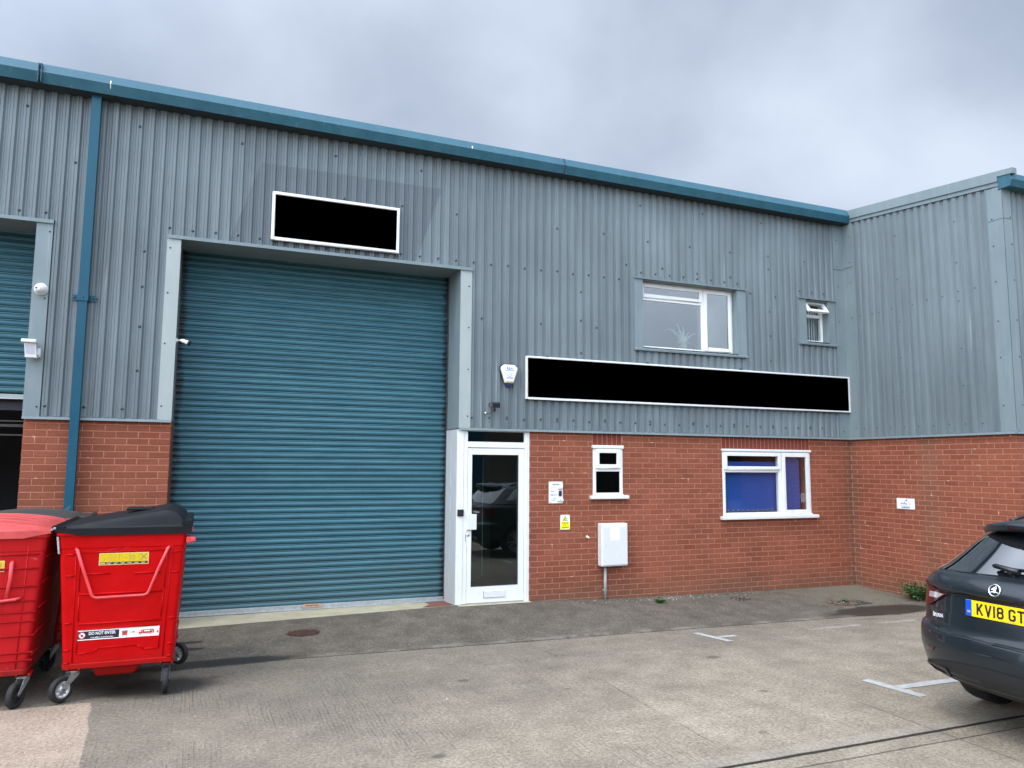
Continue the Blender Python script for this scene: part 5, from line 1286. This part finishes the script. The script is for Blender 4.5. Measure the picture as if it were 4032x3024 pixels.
def disc(cx, cz, r0, r1, m, d, n=24):
    if r0 == 0: face_poly(b, [(cx+r1*math.cos(2*math.pi*k/n), cz+r1*math.sin(2*math.pi*k/n)) for k in range(n)], m, d)
    else:
        for k in range(n):
            a, c = 2*math.pi*k/n, 2*math.pi*(k+1)/n; face_poly(b, [(cx+r0*math.cos(a), cz+r0*math.sin(a)), (cx+r1*math.cos(a), cz+r1*math.sin(a)), (cx+r1*math.cos(c), cz+r1*math.sin(c)), (cx+r0*math.cos(c), cz+r0*math.sin(c))], m, d)
cx, cz = wx0+.038, .509; disc(cx, cz, 0, .0265, 'sticker_white', .0032); disc(cx, cz, .021, .0262, 'print_red', .0036); disc(cx, cz-.002, 0, .009, 'black_print', .0036); ln(b, [(cx-.016, cz+.015), (cx+.016, cz-.015)], .005, 'print_red', .0042)
x = wx0+.325; z = .490; face_poly(b, [(x, z+.032), (x+.042, z+.034), (x+.038, z+.002), (x+.005, z)], 'print_red', .0032); ln(b, [(x-.001, z+.034), (x+.044, z+.036)], .003, 'print_grey', .0036); disc(x+.008, z-.004, 0, .003, 'print_grey', .0036); disc(x+.036, z-.003, 0, .003, 'print_grey', .0036)
ln(b, [(x+.060, .511), (x+.085, .512)], .004, 'print_red'); face_poly(b, [(x+.085, .519), (x+.100, .512), (x+.085, .504)], 'print_red', .0032)
x += .125; face_poly(b, [(x, z+.005), (x, z+.020), (x+.010, z+.032), (x+.026, z+.032), (x+.026, z+.005)], 'print_red', .0032); face_poly(b, [(x+.028, z+.005), (x+.028, z+.036), (x+.100, z+.038), (x+.115, z+.030), (x+.115, z+.006)], 'print_red', .0032); frect(b, x+.040, x+.085, z+.020, z+.030, 'sticker_white', .0036); frect(b, x+.005, x+.018, z+.018, z+.027, 'sticker_white', .0036)
ln(b, [(x+.095, z+.034), (x+.106, z+.010)], .003, 'sticker_white', .0036)
for dx in (.014, .066, .086): disc(x+dx, z+.003, 0, .006, 'print_red', .0036, 12); disc(x+dx, z+.003, 0, .003, 'sticker_white', .004, 12)
face_poly(b, [(x+.135, z+.020), (x+.148, z+.020), (x+.146, z+.004), (x+.136, z+.004)], 'print_red', .0032)
o = b.build('pictograms', None, normals=False); o.parent = st2
b = MB()   # scratches in the paint
ln(b, [(-.325, 1.180), (-.22, 1.205)], .0018, 'handle_red', .0012); ln(b, [(-.20, 1.192), (-.09, 1.222)], .0018, 'handle_red', .0012)
o = b.build('scratches', None, normals=False); o.parent = t2

# bin with faded red lid at the frame's left edge (turned round: its hinge is on our right)
OX1 = -.755-.498
C1 = [(-.36, .50, -.36-.005, .565, 'cast_iron', 'galvanised'), (-.37, -.50, -.36, -.57, 'rubber', 'galvanised'), (.36, .5, .36, .57, 'rubber', 'galvanised'), (.36, -.5, .36, -.57, 'rubber', 'galvanised')]
C1[0] = (-.375, .50, -.345, .585, 'rubber', 'galvanised')
t1, _ = bin_((OX1+.01, -1.885, -.01), math.pi, 'worn red bin with faded red lid cut off by the left edge', 'bin_red_worn', 'lid_red', C1, 'old', 0.)
b = MB()
def on1(x, z, d): X = -(x-(OX1+.01)); return (X, fy(z)+d-.006, z+.01)
b.add([on1(-1.24, 1.04, .002), on1(-1.035, 1.04, .002), on1(-1.035, 1.125, .002), on1(-1.24, 1.125, .002)], [(0, 1, 2, 3)], 'sticker_edge'); b.add([on1(-1.24, 1.062, .003), on1(-1.039, 1.062, .003), on1(-1.039, 1.121, .003), on1(-1.24, 1.121, .003)], [(0, 1, 2, 3)], 'sticker_yellow')
b.add([on1(-1.24, 1.045, .003), on1(-1.039, 1.045, .003), on1(-1.039, 1.06, .003), on1(-1.24, 1.06, .003)], [(0, 1, 2, 3)], 'black_print')
for (xa, za), (xb, zb_) in (((-1.075, 1.108), (-1.058, 1.094)), ((-1.058, 1.094), (-1.072, 1.074)), ((-1.072, 1.074), (-1.046, 1.070))): b.add([on1(xa, za, .0036), on1(xa+.006, za, .0036), on1(xb+.006, zb_, .0036), on1(xb, zb_, .0036)], [(0, 1, 2, 3)], 'print_grey')
o = b.build('safety_sticker', None, normals=False); o.parent = t1
# third bin behind it
C3 = [(-.37, .46, -.33, .54, 'rubber', 'galvanised'), (-.37, -.46, -.36, -.53, 'rubber', 'galvanised'), (.36, .46, .36, .54, 'rubber', 'galvanised'), (.36, -.46, .36, -.53, 'rubber', 'galvanised')]
bin_((OX1+.02, -.645, -.035), math.pi, 'red bin with dirty flat black lid standing behind the red lidded one', 'bin_red_worn', 'lid_black_dirty', C3, 'old', 0.)

# ================================================================== car
def lerpt(z, T): return lerp(z, [a[0] for a in T], [a[1] for a in T])
REAR = [(.20, .50), (.28, .26), (.34, .10), (.38, .05), (.40, .03), (.46, .015), (.54, .0), (.62, .0), (.665, .006), (.688, .016), (.697, .055), (.75, .066), (.82, .074), (.835, .080), (.97, .094), (.98, .094), (.99, .062), (1.005, .056), (1.06, .082), (1.09, .12), (1.11, .17)]
WID = [(.20, .80), (.27, .86), (.36, .895), (.46, .915), (.56, .932), (.72, .930), (.88, .925), (.95, .915), (1.01, .892), (1.06, .858), (1.09, .815), (1.11, .775)]
DEP = [(.20, .70), (1.11, .70)]
def Pt(t, z, d=0.):
    """outline of the lower body seen from above. t in -1..1 across the rear (left..right), beyond that along the sides, metres"""
    s = 1 if t >= 0 else -1; a = min(abs(t), 1)*math.pi/2; w = lerpt(z, WID); fr = lerpt(z, REAR); D = lerpt(z, DEP)
    def base(a_): return (fr+D*(1-math.cos(a_)**.9 if math.cos(a_) > 0 else 1), w*math.sin(a_)**.9 if a_ > 0 else 0)
    if abs(t) <= 1:
        f_, l = base(a); e = .01; f2, l2 = base(min(a+e, math.pi/2)); f1, l1 = base(max(a-e, 0)); tn = Vector((f2-f1, l2-l1)).normalized() if (f2 != f1 or l2 != l1) else Vector((0, 1))
        nrm = Vector((-tn.y, tn.x)); f_ += nrm.x*d; l += nrm.y*d*1.0
    else: f_, l = fr+D+(abs(t)-1), w+d
    return Vector((f_, -s*l if s > 0 else l, z))   # left (+l) for negative t
def sidebulge(f_, z): return 0
CL = 4.86
def ring_lower(z, nr=26, ns=22):
    """closed outline"""
    pts = [Pt(-1+2*i/nr, z) for i in range(nr+1)]           # left corner -> right corner
    w = lerpt(z, WID); fs = pts[-1].x; fe = CL-.75+lerp(z, [.20, .4, .6, .8, .9, 1.0, 1.11], [-.12, -.02, .02, .0, -.10, -.9, -1.35])
    right = [Vector((fs+(fe-fs)*i/ns, -w, z)) for i in range(1, ns+1)]
    fl = .70 if z < .92 else .5
    front = []
    for i in range(1, 16):
        a = math.pi*i/16; front.append(Vector((fe+fl*(math.sin(a)**.85), -w*math.copysign(abs(math.cos(a))**.6, math.cos(a)), z)))
    left = [Vector((fe-(fe-fs)*i/ns, w, z)) for i in range(0, ns)]
    return pts+right+front+left
UR = [(1.09, .150), (1.11, .200), (1.13, .235), (1.22, .345), (1.32, .455), (1.38, .53), (1.42, .60), (1.45, .68), (1.48, .80), (1.505, 1.02), (1.515, 1.35)]
UW = [(1.09, .850), (1.11, .832), (1.14, .812), (1.27, .730), (1.37, .662), (1.42, .625), (1.45, .585), (1.48, .53), (1.505, .43), (1.515, .30)]
UF = [(1.0, 4.0), (1.09, 3.72), (1.22, 3.38), (1.32, 3.12), (1.40, 2.90), (1.45, 2.60), (1.48, 2.40), (1.505, 2.2), (1.515, 2.0)]
def Pu(t, z, d=0.):
    s = 1 if t >= 0 else -1; a = min(abs(t), 1)*math.pi/2; w = lerpt(z, UW); fr = lerpt(z, UR); D = .68
    def base(a_): return (fr+D*(1-math.cos(a_)**.9), w*math.sin(a_)**.9 if a_ > 0 else 0)
    if abs(t) <= 1:
        f_, l = base(a); e = .01; f2, l2 = base(min(a+e, math.pi/2-.001)); f1, l1 = base(max(a-e, 0)); tn = Vector((f2-f1, l2-l1)).normalized()
        nrm = Vector((-tn.y, tn.x)); f_ += nrm.x*d; l += nrm.y*d
    else: f_, l = fr+D+(abs(t)-1), w+d
    return Vector((f_, -s*l if s > 0 else l, z+d*.45))
def ring_upper(z, nr=24, ns=16):
    pts = [Pu(-1+2*i/nr, z) for i in range(nr+1)]; w = lerpt(z, UW); fs = pts[-1].x; fe = lerpt(z, UF)-.35
    right = [Vector((fs+(fe-fs)*i/ns, -w, z)) for i in range(1, ns+1)]; front = []
    for i in range(1, 12): a = math.pi*i/12; front.append(Vector((fe+.35*math.sin(a)**.85, -w*math.copysign(abs(math.cos(a))**.6, math.cos(a)), z)))
    left = [Vector((fe-(fe-fs)*i/ns, w, z)) for i in range(0, ns)]
    return pts+right+front+left
def car(loc, rz, label, paint, full=True):
    t = thing('parked_car', loc, label, 'car', None, rz)
    b = MB()
    zs = [.20, .24, .28, .32, .36, .40, .46, .54, .60, .665, .686, .689, .697, .75, .819, .821, .835, .90, .94, .97, .979, .9805, .99, 1.005, 1.03, 1.06, 1.075, 1.09, 1.10, 1.11]
    Rg = [ring_lower(z) for z in zs]; Gd = [r_+[r_[0]] for r_ in Rg]; b.grid(Gd, paint, True)
    n = len(Rg[0]); b.add(Rg[0], [tuple(range(n))], paint); b.add(Rg[-1], [tuple(range(n))[::-1]], paint)
    bo = b.build('body', None)
    # wheel arches cut with cylinders
    dg = None; cb = MB()
    for fx_ in (1.03, 3.87):
        for s in (-1, 1): cb.lathe((fx_, s*1.05, .335), (0, -s, 0), [(0, .001), (0, .372), (.34, .372), (.34, .001)], 'car_trim', 40, False)
    cut = cb.build('cut', None); md = bo.modifiers.new('b', 'BOOLEAN'); md.operation = 'DIFFERENCE'; md.object = cut; md.solver = 'EXACT'
    try:
        dg = bpy.context.evaluated_depsgraph_get(); me = bpy.data.meshes.new_from_object(bo.evaluated_get(dg))
        if len(me.polygons) > 500: bo.modifiers.clear(); bo.data = me; me.name = 'body'
        else: bo.modifiers.clear()
    except Exception as ex: print('boolean', ex); bo.modifiers.clear()
    bpy.data.objects.remove(cut)
    bo.parent = t
    b = MB(); zs = [1.09, 1.11, 1.13, 1.17, 1.22, 1.27, 1.32, 1.38, 1.42, 1.45, 1.48, 1.495, 1.505, 1.515]
    Ru = [ring_upper(z) for z in zs]; b.grid([r_+[r_[0]] for r_ in Ru], paint, True); n = len(Ru[0]); b.add(Ru[-1], [tuple(range(n))[::-1]], paint)
    o = b.build('roof', None); o.parent = t
    # patches lying a few mm proud of the surfaces
    def patch(name, F, t0, t1, z0, z1, m, d=.004, nt_=16, nz_=8, par=t, zl=None, zr=None):
        b = MB(); G_ = []
        for i in range(nz_+1):
            r_ = []
            for j in range(nt_+1):
                q = j/nt_; lo = z0+((zl or 0)*(1-q)+(zr or 0)*q); hi = z1; z = lo+(hi-lo)*i/nz_; r_.append(F(t0+(t1-t0)*q, z, d))
            G_.append(r_)
        b.grid(G_, m, True); o = b.build(name, None, normals=False); o.parent = par; return o
    patch('rear_window', Pu, -.66, 0, 1.132, 1.405, 'car_glass', .004, 16, 10, zl=-.040); patch('rear_window', Pu, 0, .66, 1.132, 1.405, 'car_glass', .004, 16, 10, zr=-.040)
    for s in (-1, 1):
        patch('side_window', Pu, s*1.04, s*1.95, 1.145, 1.395, 'car_glass', .004, 12, 8); patch('side_window', Pu, s*2.02, s*2.85, 1.145, 1.395, 'car_glass', .004, 12, 8)
        # quarter glass wraps towards the tailgate
        patch('quarter_window', Pu, s*.86, s*1.02, 1.16, 1.38, 'car_glass', .004, 4, 8)
    # tail lamps: main, lower and clear parts
    def poly_patch(name, F, pts, m, d, par=t, sub=3):
        bm = bmesh.new(); vs = [bm.verts.new((p[0], p[1], 0)) for p in pts]; bm.faces.new(vs); bmesh.ops.triangulate(bm, faces=bm.faces)
        bmesh.ops.subdivide_edges(bm, edges=bm.edges, cuts=sub, use_grid_fill=True)
        for v in bm.verts: p = F(v.co.x, v.co.y, d); v.co = p
        me = bpy.data.meshes.new(name); bm.to_mesh(me); bm.free(); me.materials.append(MATS[m])
        for p in me.polygons: p.use_smooth = True
        o = bpy.data.objects.new(name, me); COL.objects.link(o); o.parent = par
        return o
    for s in (-1, 1):
        lam = poly_patch('tail_lamp', Pt, [(s*.80, .985), (s*.62, .998), (s*.519, .984), (s*.40, .964), (s*.283, .951), (s*.36, .897), (s*.447, .844), (s*.558, .822), (s*.72, .82), (s*.80, .88)], 'lamp_red', .010)
        poly_patch('reversing_lamp', Pt, [(s*.487, .934), (s*.40, .946), (s*.30, .946), (s*.36, .907), (s*.478, .895)], 'lamp_clear', .016, lam)
        poly_patch('reflector', Pt, [(s*.449, .542), (s*.344, .558), (s*.365, .528), (s*.486, .500)], 'lamp_red', .004)
    # seams
    def seam(pts, r_=.0035, m='car_black', F=Pt, d=.001):
        b.tube([F(a, z, d) for a, z in pts], r_, m, 5)
    b = MB(); 
    for s in (-1, 1):
        seam([(s*.453, .837), (s*.467, .775), (s*.467, .737), (s*.445, .700), (s*.376, .668), (s*.315, .659), (s*.2, .672), (s*.107, .682), (0, .685)], .004)
        seam([(s*.431, .83), (s*.436, .745), (s*.40, .712), (s*.318, .693), (s*.118, .693), (0, .694)], .0035); seam([(s*.51, 1.092), (s*.50, 1.04), (s*.475, .98)], .003)
        seam([(s*.66, .80), (s*.72, .71), (s*.9, .70), (s*1.1, .72)], .003); seam([(s*.70, .47), (s*.55, .50), (s*.317, .561), (s*.12, .600), (0, .606)], .0025)
    b.tube([Pu(x/10, 1.122, .001) for x in range(-5, 6)], .004, 'car_black', 5)
    seam([(x/18, .984-.028*abs(x/5)**1.5) for x in range(-5, 6)], .0085, d=-.001)  # shaded recess below the tailgate lip, drawn as a black line
    o = b.build('panel_gap_and_lip_shade', None); o.parent = t
    # lower bumper insert (dark) and exhaust trims
    poly_patch('bumper_insert', Pt, [(-.64, .385), (-.5, .425), (-.34, .468), (-.175, .504), (0, .52), (.175, .504), (.34, .468), (.5, .425), (.64, .385), (.6, .35), (.3, .335), (0, .33), (-.3, .335), (-.6, .35)], 'car_trim', .004, sub=2)
    for s in (-1, 1):
        b = MB(); c = [Pt(s*a, z, .018) for a, z in ((.505, .412), (.265, .430), (.255, .372), (.44, .358))]
        c2 = [p+Vector((.12, 0, 0)) for p in c]; m_in = [Pt(s*a, z, .020) for a, z in ((.482, .402), (.280, .419), (.272, .382), (.43, .369))]
        b.add(c+c2, [(i, (i+1) % 4, 4+(i+1) % 4, 4+i) for i in range(4)], 'car_black'); b.add(c+m_in, [(i, (i+1) % 4, 4+(i+1) % 4, 4+i) for i in range(4)], 'dark_chrome')
        m2 = [p+Vector((.06, 0, 0)) for p in m_in]; b.add(m_in+m2, [(i, (i+1) % 4, 4+(i+1) % 4, 4+i) for i in range(4)]+[(4, 5, 6, 7)], 'car_black'); o = b.build('exhaust_trim', None, normals=False); o.parent = t
    # spoiler
    b = MB(); G_ = []
    sp = [(-1+2*i/16) for i in range(17)]
    def spo(u, k):
        l = -.515*u; c = .27*abs(u)**2.5; drop = .055*abs(u)**2
        P = {0: (.72+c*.4, 1.510-drop), 1: (.445+c, 1.490-drop), 2: (.425+c, 1.470-drop), 3: (.440+c, 1.432-drop), 4: (.60+c*.5, 1.446-drop)}[k]; return Vector((P[0], l, P[1]))
    G_ = [[spo(u, k) for u in sp] for k in range(5)]; b.grid(G_, paint, True)
    b.add([spo(-1, k) for k in range(5)], [(0, 1, 2, 3, 4)], paint); b.add([spo(1, k) for k in range(5)], [(4, 3, 2, 1, 0)], paint)
    o = b.build('spoiler', None); o.parent = t
    b = MB(); b.box(.436, .446, -.14, .14, 1.448, 1.462, 'lamp_red'); sl = b.build('brake_light', None); sl.parent = t
    for s in (-1, 1):
        b = MB(); P = [(1.0, s*.50, 1.468), (1.10, s*.505, 1.488), (1.28, s*.51, 1.515), (2.0, s*.52, 1.540), (2.5, s*.52, 1.52), (2.62, s*.515, 1.48)]; b.tube(P, .014, 'car_black', 8); o = b.build('roof_rail', None); o.parent = t
        b = MB(); b.obox((3.05, s*1.02, 1.09), (.06, 0, 0), (0, s*.09, 0), (0, 0, .06), paint); b.obox((3.06, s*.93, 1.04), (.03, 0, 0), (0, .05, .0), (0, 0, .015), 'car_black'); o = b.build('wing_mirror', None, bevel=.03, seg=3); o.parent = t
    b = MB(); b.lathe(Pu(0, 1.150, -.01), (-1, 0, .6), [(0, .03), (.035, .026), (.05, .015), (.05, .001)], 'car_black', 14)
    b.tube([Pu(0, 1.165, .035), Pu(.14, 1.168, .040), Pu(.30, 1.170, .035)], [.018, .014, .008], 'car_black', 8, flat=.7)
    b.tube([Pu(.04, 1.155, .035), Pu(-.07, 1.172, .045), Pu(-.088, 1.176, .035)], [.024, .022, .012], 'car_black', 8, flat=.8); b.tube([Pu(.3, 1.160, .02), Pu(-.07, 1.170, .02)], .006, 'rubber', 6)
    o = b.build('rear_wiper', None); o.parent = t
    # plate
    if full:
        tilt = R(3); pc = Vector((.082, -.028, .896))
        upv = Vector((math.sin(tilt), 0, math.cos(tilt))); nv = Vector((-math.cos(tilt), 0, math.sin(tilt))); rv = Vector((0, -1, 0))
        def PP(u, v, d): return pc+rv*u+upv*v+nv*d
        def prect(b, u0, u1, v0, v1, m, d): b.add([PP(u0, v0, d), PP(u1, v0, d), PP(u1, v1, d), PP(u0, v1, d)], [(0, 1, 2, 3)], m)
        b = MB(); b.obox(PP(0, 0, .0), rv*.26, upv*.0555, nv*.004, 'plate_yellow'); prect(b, -.2595, -.214, -.055, .055, 'plate_blue', .0046); prect(b, -.006, .108, -.051, -.0485, 'print_grey', .0046)
        pl = b.build('number_plate', None, normals=False); pl.parent = t
        rot = Matrix((rv, upv, nv)).transposed()
        text('lettering', 'GB', PP(-.237, -.026, .0048), rot, .022, 'print_pale', pl, bold=.0006, sx=.9, local=True, thick=.0002)
        # characters drawn as strokes 14 mm wide, 50 x 79 mm
        b = MB(); w = .014; H = .079; Wc = .050
        def stroke(u, pts):
            for (a, c), (e, f2) in zip(pts, pts[1:]):
                du, dv = e-a, f2-c; L_ = math.hypot(du, dv) or 1; ou, ov = -dv/L_*w/2, du/L_*w/2; eu, ev = du/L_*w*.0, dv/L_*w*.0
                b.add([PP(u+a+ou-eu, c+ov-ev, .005), PP(u+e+ou+eu, f2+ov+ev, .005), PP(u+e-ou+eu, f2-ov+ev, .005), PP(u+a-ou-eu, c-ov-ev, .005)], [(0, 1, 2, 3)], 'black_print')
            for (a, c) in pts[1:-1]:
                n = 10; b.add([PP(u+a+w/2*math.cos(2*math.pi*k/n), c+w/2*math.sin(2*math.pi*k/n), .0052) for k in range(n)], [tuple(range(n))], 'black_print')
        h2 = H/2; k = .007; U0 = -.26+.083; v0 = -h2; v1 = h2
        stroke(U0, [(k, v0), (k, v1)]); stroke(U0, [(k+.003, -.008), (Wc-k-.001, v1)]); stroke(U0, [(k+.012, .004), (Wc-k, v0)])
        u = U0+.061; stroke(u, [(k-.001, v1), (Wc/2, v0+.002), (Wc-k+.001, v1)])
        u = U0+.122; stroke(u, [(k, v0), (k, v1)])
        u = U0+.147; a, c = k, Wc-k
        stroke(u, [(a+.008, v1-k), (c-.008, v1-k), (c-.001, v1-k-.008), (c-.001, .010), (c-.008, .002), (a+.008, .002), (a+.001, .010), (a+.001, v1-k-.008), (a+.008, v1-k), (c-.008, v1-k)])
        stroke(u, [(a+.008, .002), (c-.008, .002), (c, -.006), (c, v0+k+.008), (c-.008, v0+k), (a+.008, v0+k), (a, v0+k+.008), (a, -.006), (a+.008, .002), (c-.008, .002)])
        u = U0+.230; stroke(u, [(c, v1-.022), (c, v1-k-.008), (c-.008, v1-k), (a+.008, v1-k), (a, v1-k-.008), (a, v0+k+.008), (a+.008, v0+k), (c-.008, v0+k), (c, v0+k+.008), (c, -.004), (c-.014, -.004)])
        u = U0+.291; stroke(u, [(0, v1-k), (Wc, v1-k)]); stroke(u, [(Wc/2, v1-k), (Wc/2, v0)])
        u = U0+.352; stroke(u, [(a, v1), (a, v0+k+.008), (a+.008, v0+k), (c-.008, v0+k), (c, v0+k+.008), (c, v1)])
        o = b.build('registration', None, normals=False); o.parent = pl
        # badge: chrome ring, black disc, winged arrow
        bc = Pt(0, 1.046, .004); n1 = Vector((-1, 0, .30)).normalized(); up1 = Vector((.30, 0, 1)).normalized()
        b = MB(); b.lathe(bc, n1, [(0, .0445), (.008, .0440), (.010, .040), (.008, .0365), (.004, .0355)], 'chrome', 36); b.lathe(bc, n1, [(.003, .037), (.004, .001)], 'car_black', 30)
        bd = b.build('badge', None); bd.parent = t
        b = MB()
        def BP(u, v, d=.0065): return bc+rv*u*.044+up1*v*.044+n1*d
        for P in ([(-.62, -.42), (-.1, -.30), (.02, -.50), (.10, -.28), (.62, -.40), (.70, -.30), (.1, -.12), (-.06, -.12), (-.66, -.30)],): b.add([BP(*p) for p in P], [tuple(range(len(P)))], 'badge_silver')
        for k in range(3):
            o_ = k*.20; P = [(-.60+o_, .05+o_*.9), (-.50+o_, .22+o_*.85), (-.20+o_*.8, .16+o_*.6), (.06+o_*.3, -.12), (-.06+o_*.3, -.12), (-.30+o_*.8, .02+o_*.6)]; b.add([BP(*p, .0065+k*.0003) for p in P], [tuple(range(6))], 'badge_silver')
        P = [(.05, .70), (.22, .74), (.34, .40), (.26, .05), (.14, -.12), (.04, -.12), (.16, .15), (.18, .42)]; b.add([BP(*p, .0075) for p in P], [tuple(range(8))], 'badge_silver')
        o = b.build('emblem', None, normals=False); o.parent = bd
        # maker's lettering follows the curved tailgate
        pa, pb = Pt(-.432, .772, .006), Pt(-.292, .786, .006); dd = (pb-pa); L_ = dd.length; rx_ = dd.normalized(); nz_ = Vector((0, 0, 1)).cross(rx_)*1; nz_ = rx_.cross(Vector((0, 0, 1))); rot = Matrix((rx_, Vector((0, 0, 1)), nz_)).transposed()
        text('maker_lettering', '\u0160KODA', (pa+pb)/2, rot, .038, 'badge_silver', t, bold=.0004, sx=1.12, local=True, thick=.0015)
    # wheels
    for fx_ in (1.03, 3.87):
        for s in (-1, 1):
            bt = MB(); c = (fx_, s*.75, .328); bt.lathe(c, (0, s, 0), [(-.11, .235), (-.11, .300), (-.095, .322), (-.06, .328), (.06, .328), (.095, .322), (.11, .300), (.112, .238), (.10, .232)], 'rubber', 44); ty = bt.build('wheel', None); ty.parent = t
            br = MB(); br.lathe(c, (0, s, 0), [(.100, .236), (.108, .228), (.06, .215), (-.05, .21), (-.05, .05)], 'zinc', 40)
            for k in range(10):
                a = 2*math.pi*k/10+(.12 if k % 2 else -.12); d = Vector((math.cos(a), 0, math.sin(a))); br.obox(Vector(c)+Vector((0, s*.085, 0))+d*.125, d*.095, d.cross(Vector((0, 1, 0)))*.013, Vector((0, .012, 0)), 'zinc')
            br.lathe(c, (0, s, 0), [(.095, .055), (.105, .045), (.105, .001)], 'zinc', 20); o = br.build('rim', None); o.parent = ty
    b = MB(); b.box(.55, 4.3, -.60, .60, .20, .36, 'car_trim'); o = b.build('underbody', None); o.parent = t
    # front lamps and grille so the car is whole from any side
    b = MB(); b.box(4.56, 4.70, -.42, .42, .50, .78, 'car_black'); o = b.build('grille', None, bevel=.03); o.parent = t
    return t
car((5.42, -5.88, .015), R(0), 'dark blue grey estate car with yellow rear plate parked at the right edge', 'car_paint')

# ------------------------------------------------------------------ every far-apart piece of a part becomes an object of its own
import numpy as np
def split_parts():
    for o in [o for o in S.objects if o.type == 'MESH' and o.parent is not None and o.get('kind') != 'stuff']:
        me = o.data; nv = len(me.vertices)
        if nv == 0 or nv > 60000: continue
        par = np.arange(nv)
        ed = np.empty(len(me.edges)*2, dtype=np.int32); me.edges.foreach_get('vertices', ed); ed = ed.reshape(-1, 2)
        while True:
            m = np.minimum(par[ed[:, 0]], par[ed[:, 1]]); p2 = par.copy(); np.minimum.at(p2, ed[:, 0], m); np.minimum.at(p2, ed[:, 1], m); p2 = p2[p2]
            if (p2 == par).all(): break
            par = p2
        roots, isl = np.unique(par, return_inverse=True); k = len(roots)
        if k < 2 or k > 1600: continue
        co = np.empty(nv*3, dtype=np.float32); me.vertices.foreach_get('co', co); co = co.reshape(-1, 3)
        lo = np.full((k, 3), 1e9); hi = np.full((k, 3), -1e9); np.minimum.at(lo, isl, co); np.maximum.at(hi, isl, co)
        size = (hi-lo).max(axis=1); gap = np.maximum(0, np.maximum(lo[:, None]-hi[None], lo[None]-hi[:, None]))
        near = np.sqrt((gap**2).sum(axis=2)) <= np.maximum(.02, .5*np.maximum(size[:, None], size[None]))
        lab = np.arange(k)
        while True:
            l2 = np.where(near, lab[None, :], k).min(axis=1)
            if (l2 == lab).all(): break
            lab = l2
        pr_, piece = np.unique(lab, return_inverse=True); n = len(pr_)
        if n < 2: continue
        vp = piece[isl]
        cen = np.array([co[vp == i].mean(axis=0) for i in range(n)]); order = np.argsort(((cen-np.array([CX, CY, CZ]))**2).sum(axis=1)) if n > 100 else np.arange(n)
        rank = np.empty(n, int); rank[order] = np.arange(n); rank = np.minimum(rank, 100); vr = rank[vp]
        polys = [(tuple(p.vertices), p.material_index, p.use_smooth) for p in me.polygons]; pts = [tuple(v) for v in co]
        bag = {}
        for f in polys: bag.setdefault(int(vr[f[0][0]]), []).append(f)
        first = True
        for i in sorted(bag):
            idx = {}; vs = []; fs = []
            for f, mi_, sm_ in bag[i]:
                q = []
                for v in f:
                    if v not in idx: idx[v] = len(vs); vs.append(pts[v])
                    q.append(idx[v])
                fs.append(q)
            nm = bpy.data.meshes.new(o.name.split('.')[0]); nm.from_pydata(vs, [], fs)
            for mm in me.materials: nm.materials.append(mm)
            nm.polygons.foreach_set('material_index', [f[1] for f in bag[i]]); nm.polygons.foreach_set('use_smooth', [f[2] for f in bag[i]]); nm.update()
            if first: o.data = nm; first = False
            else:
                c = o.copy(); c.data = nm; COL.objects.link(c)
                if i == 100: c['kind'] = 'stuff'
split_parts()
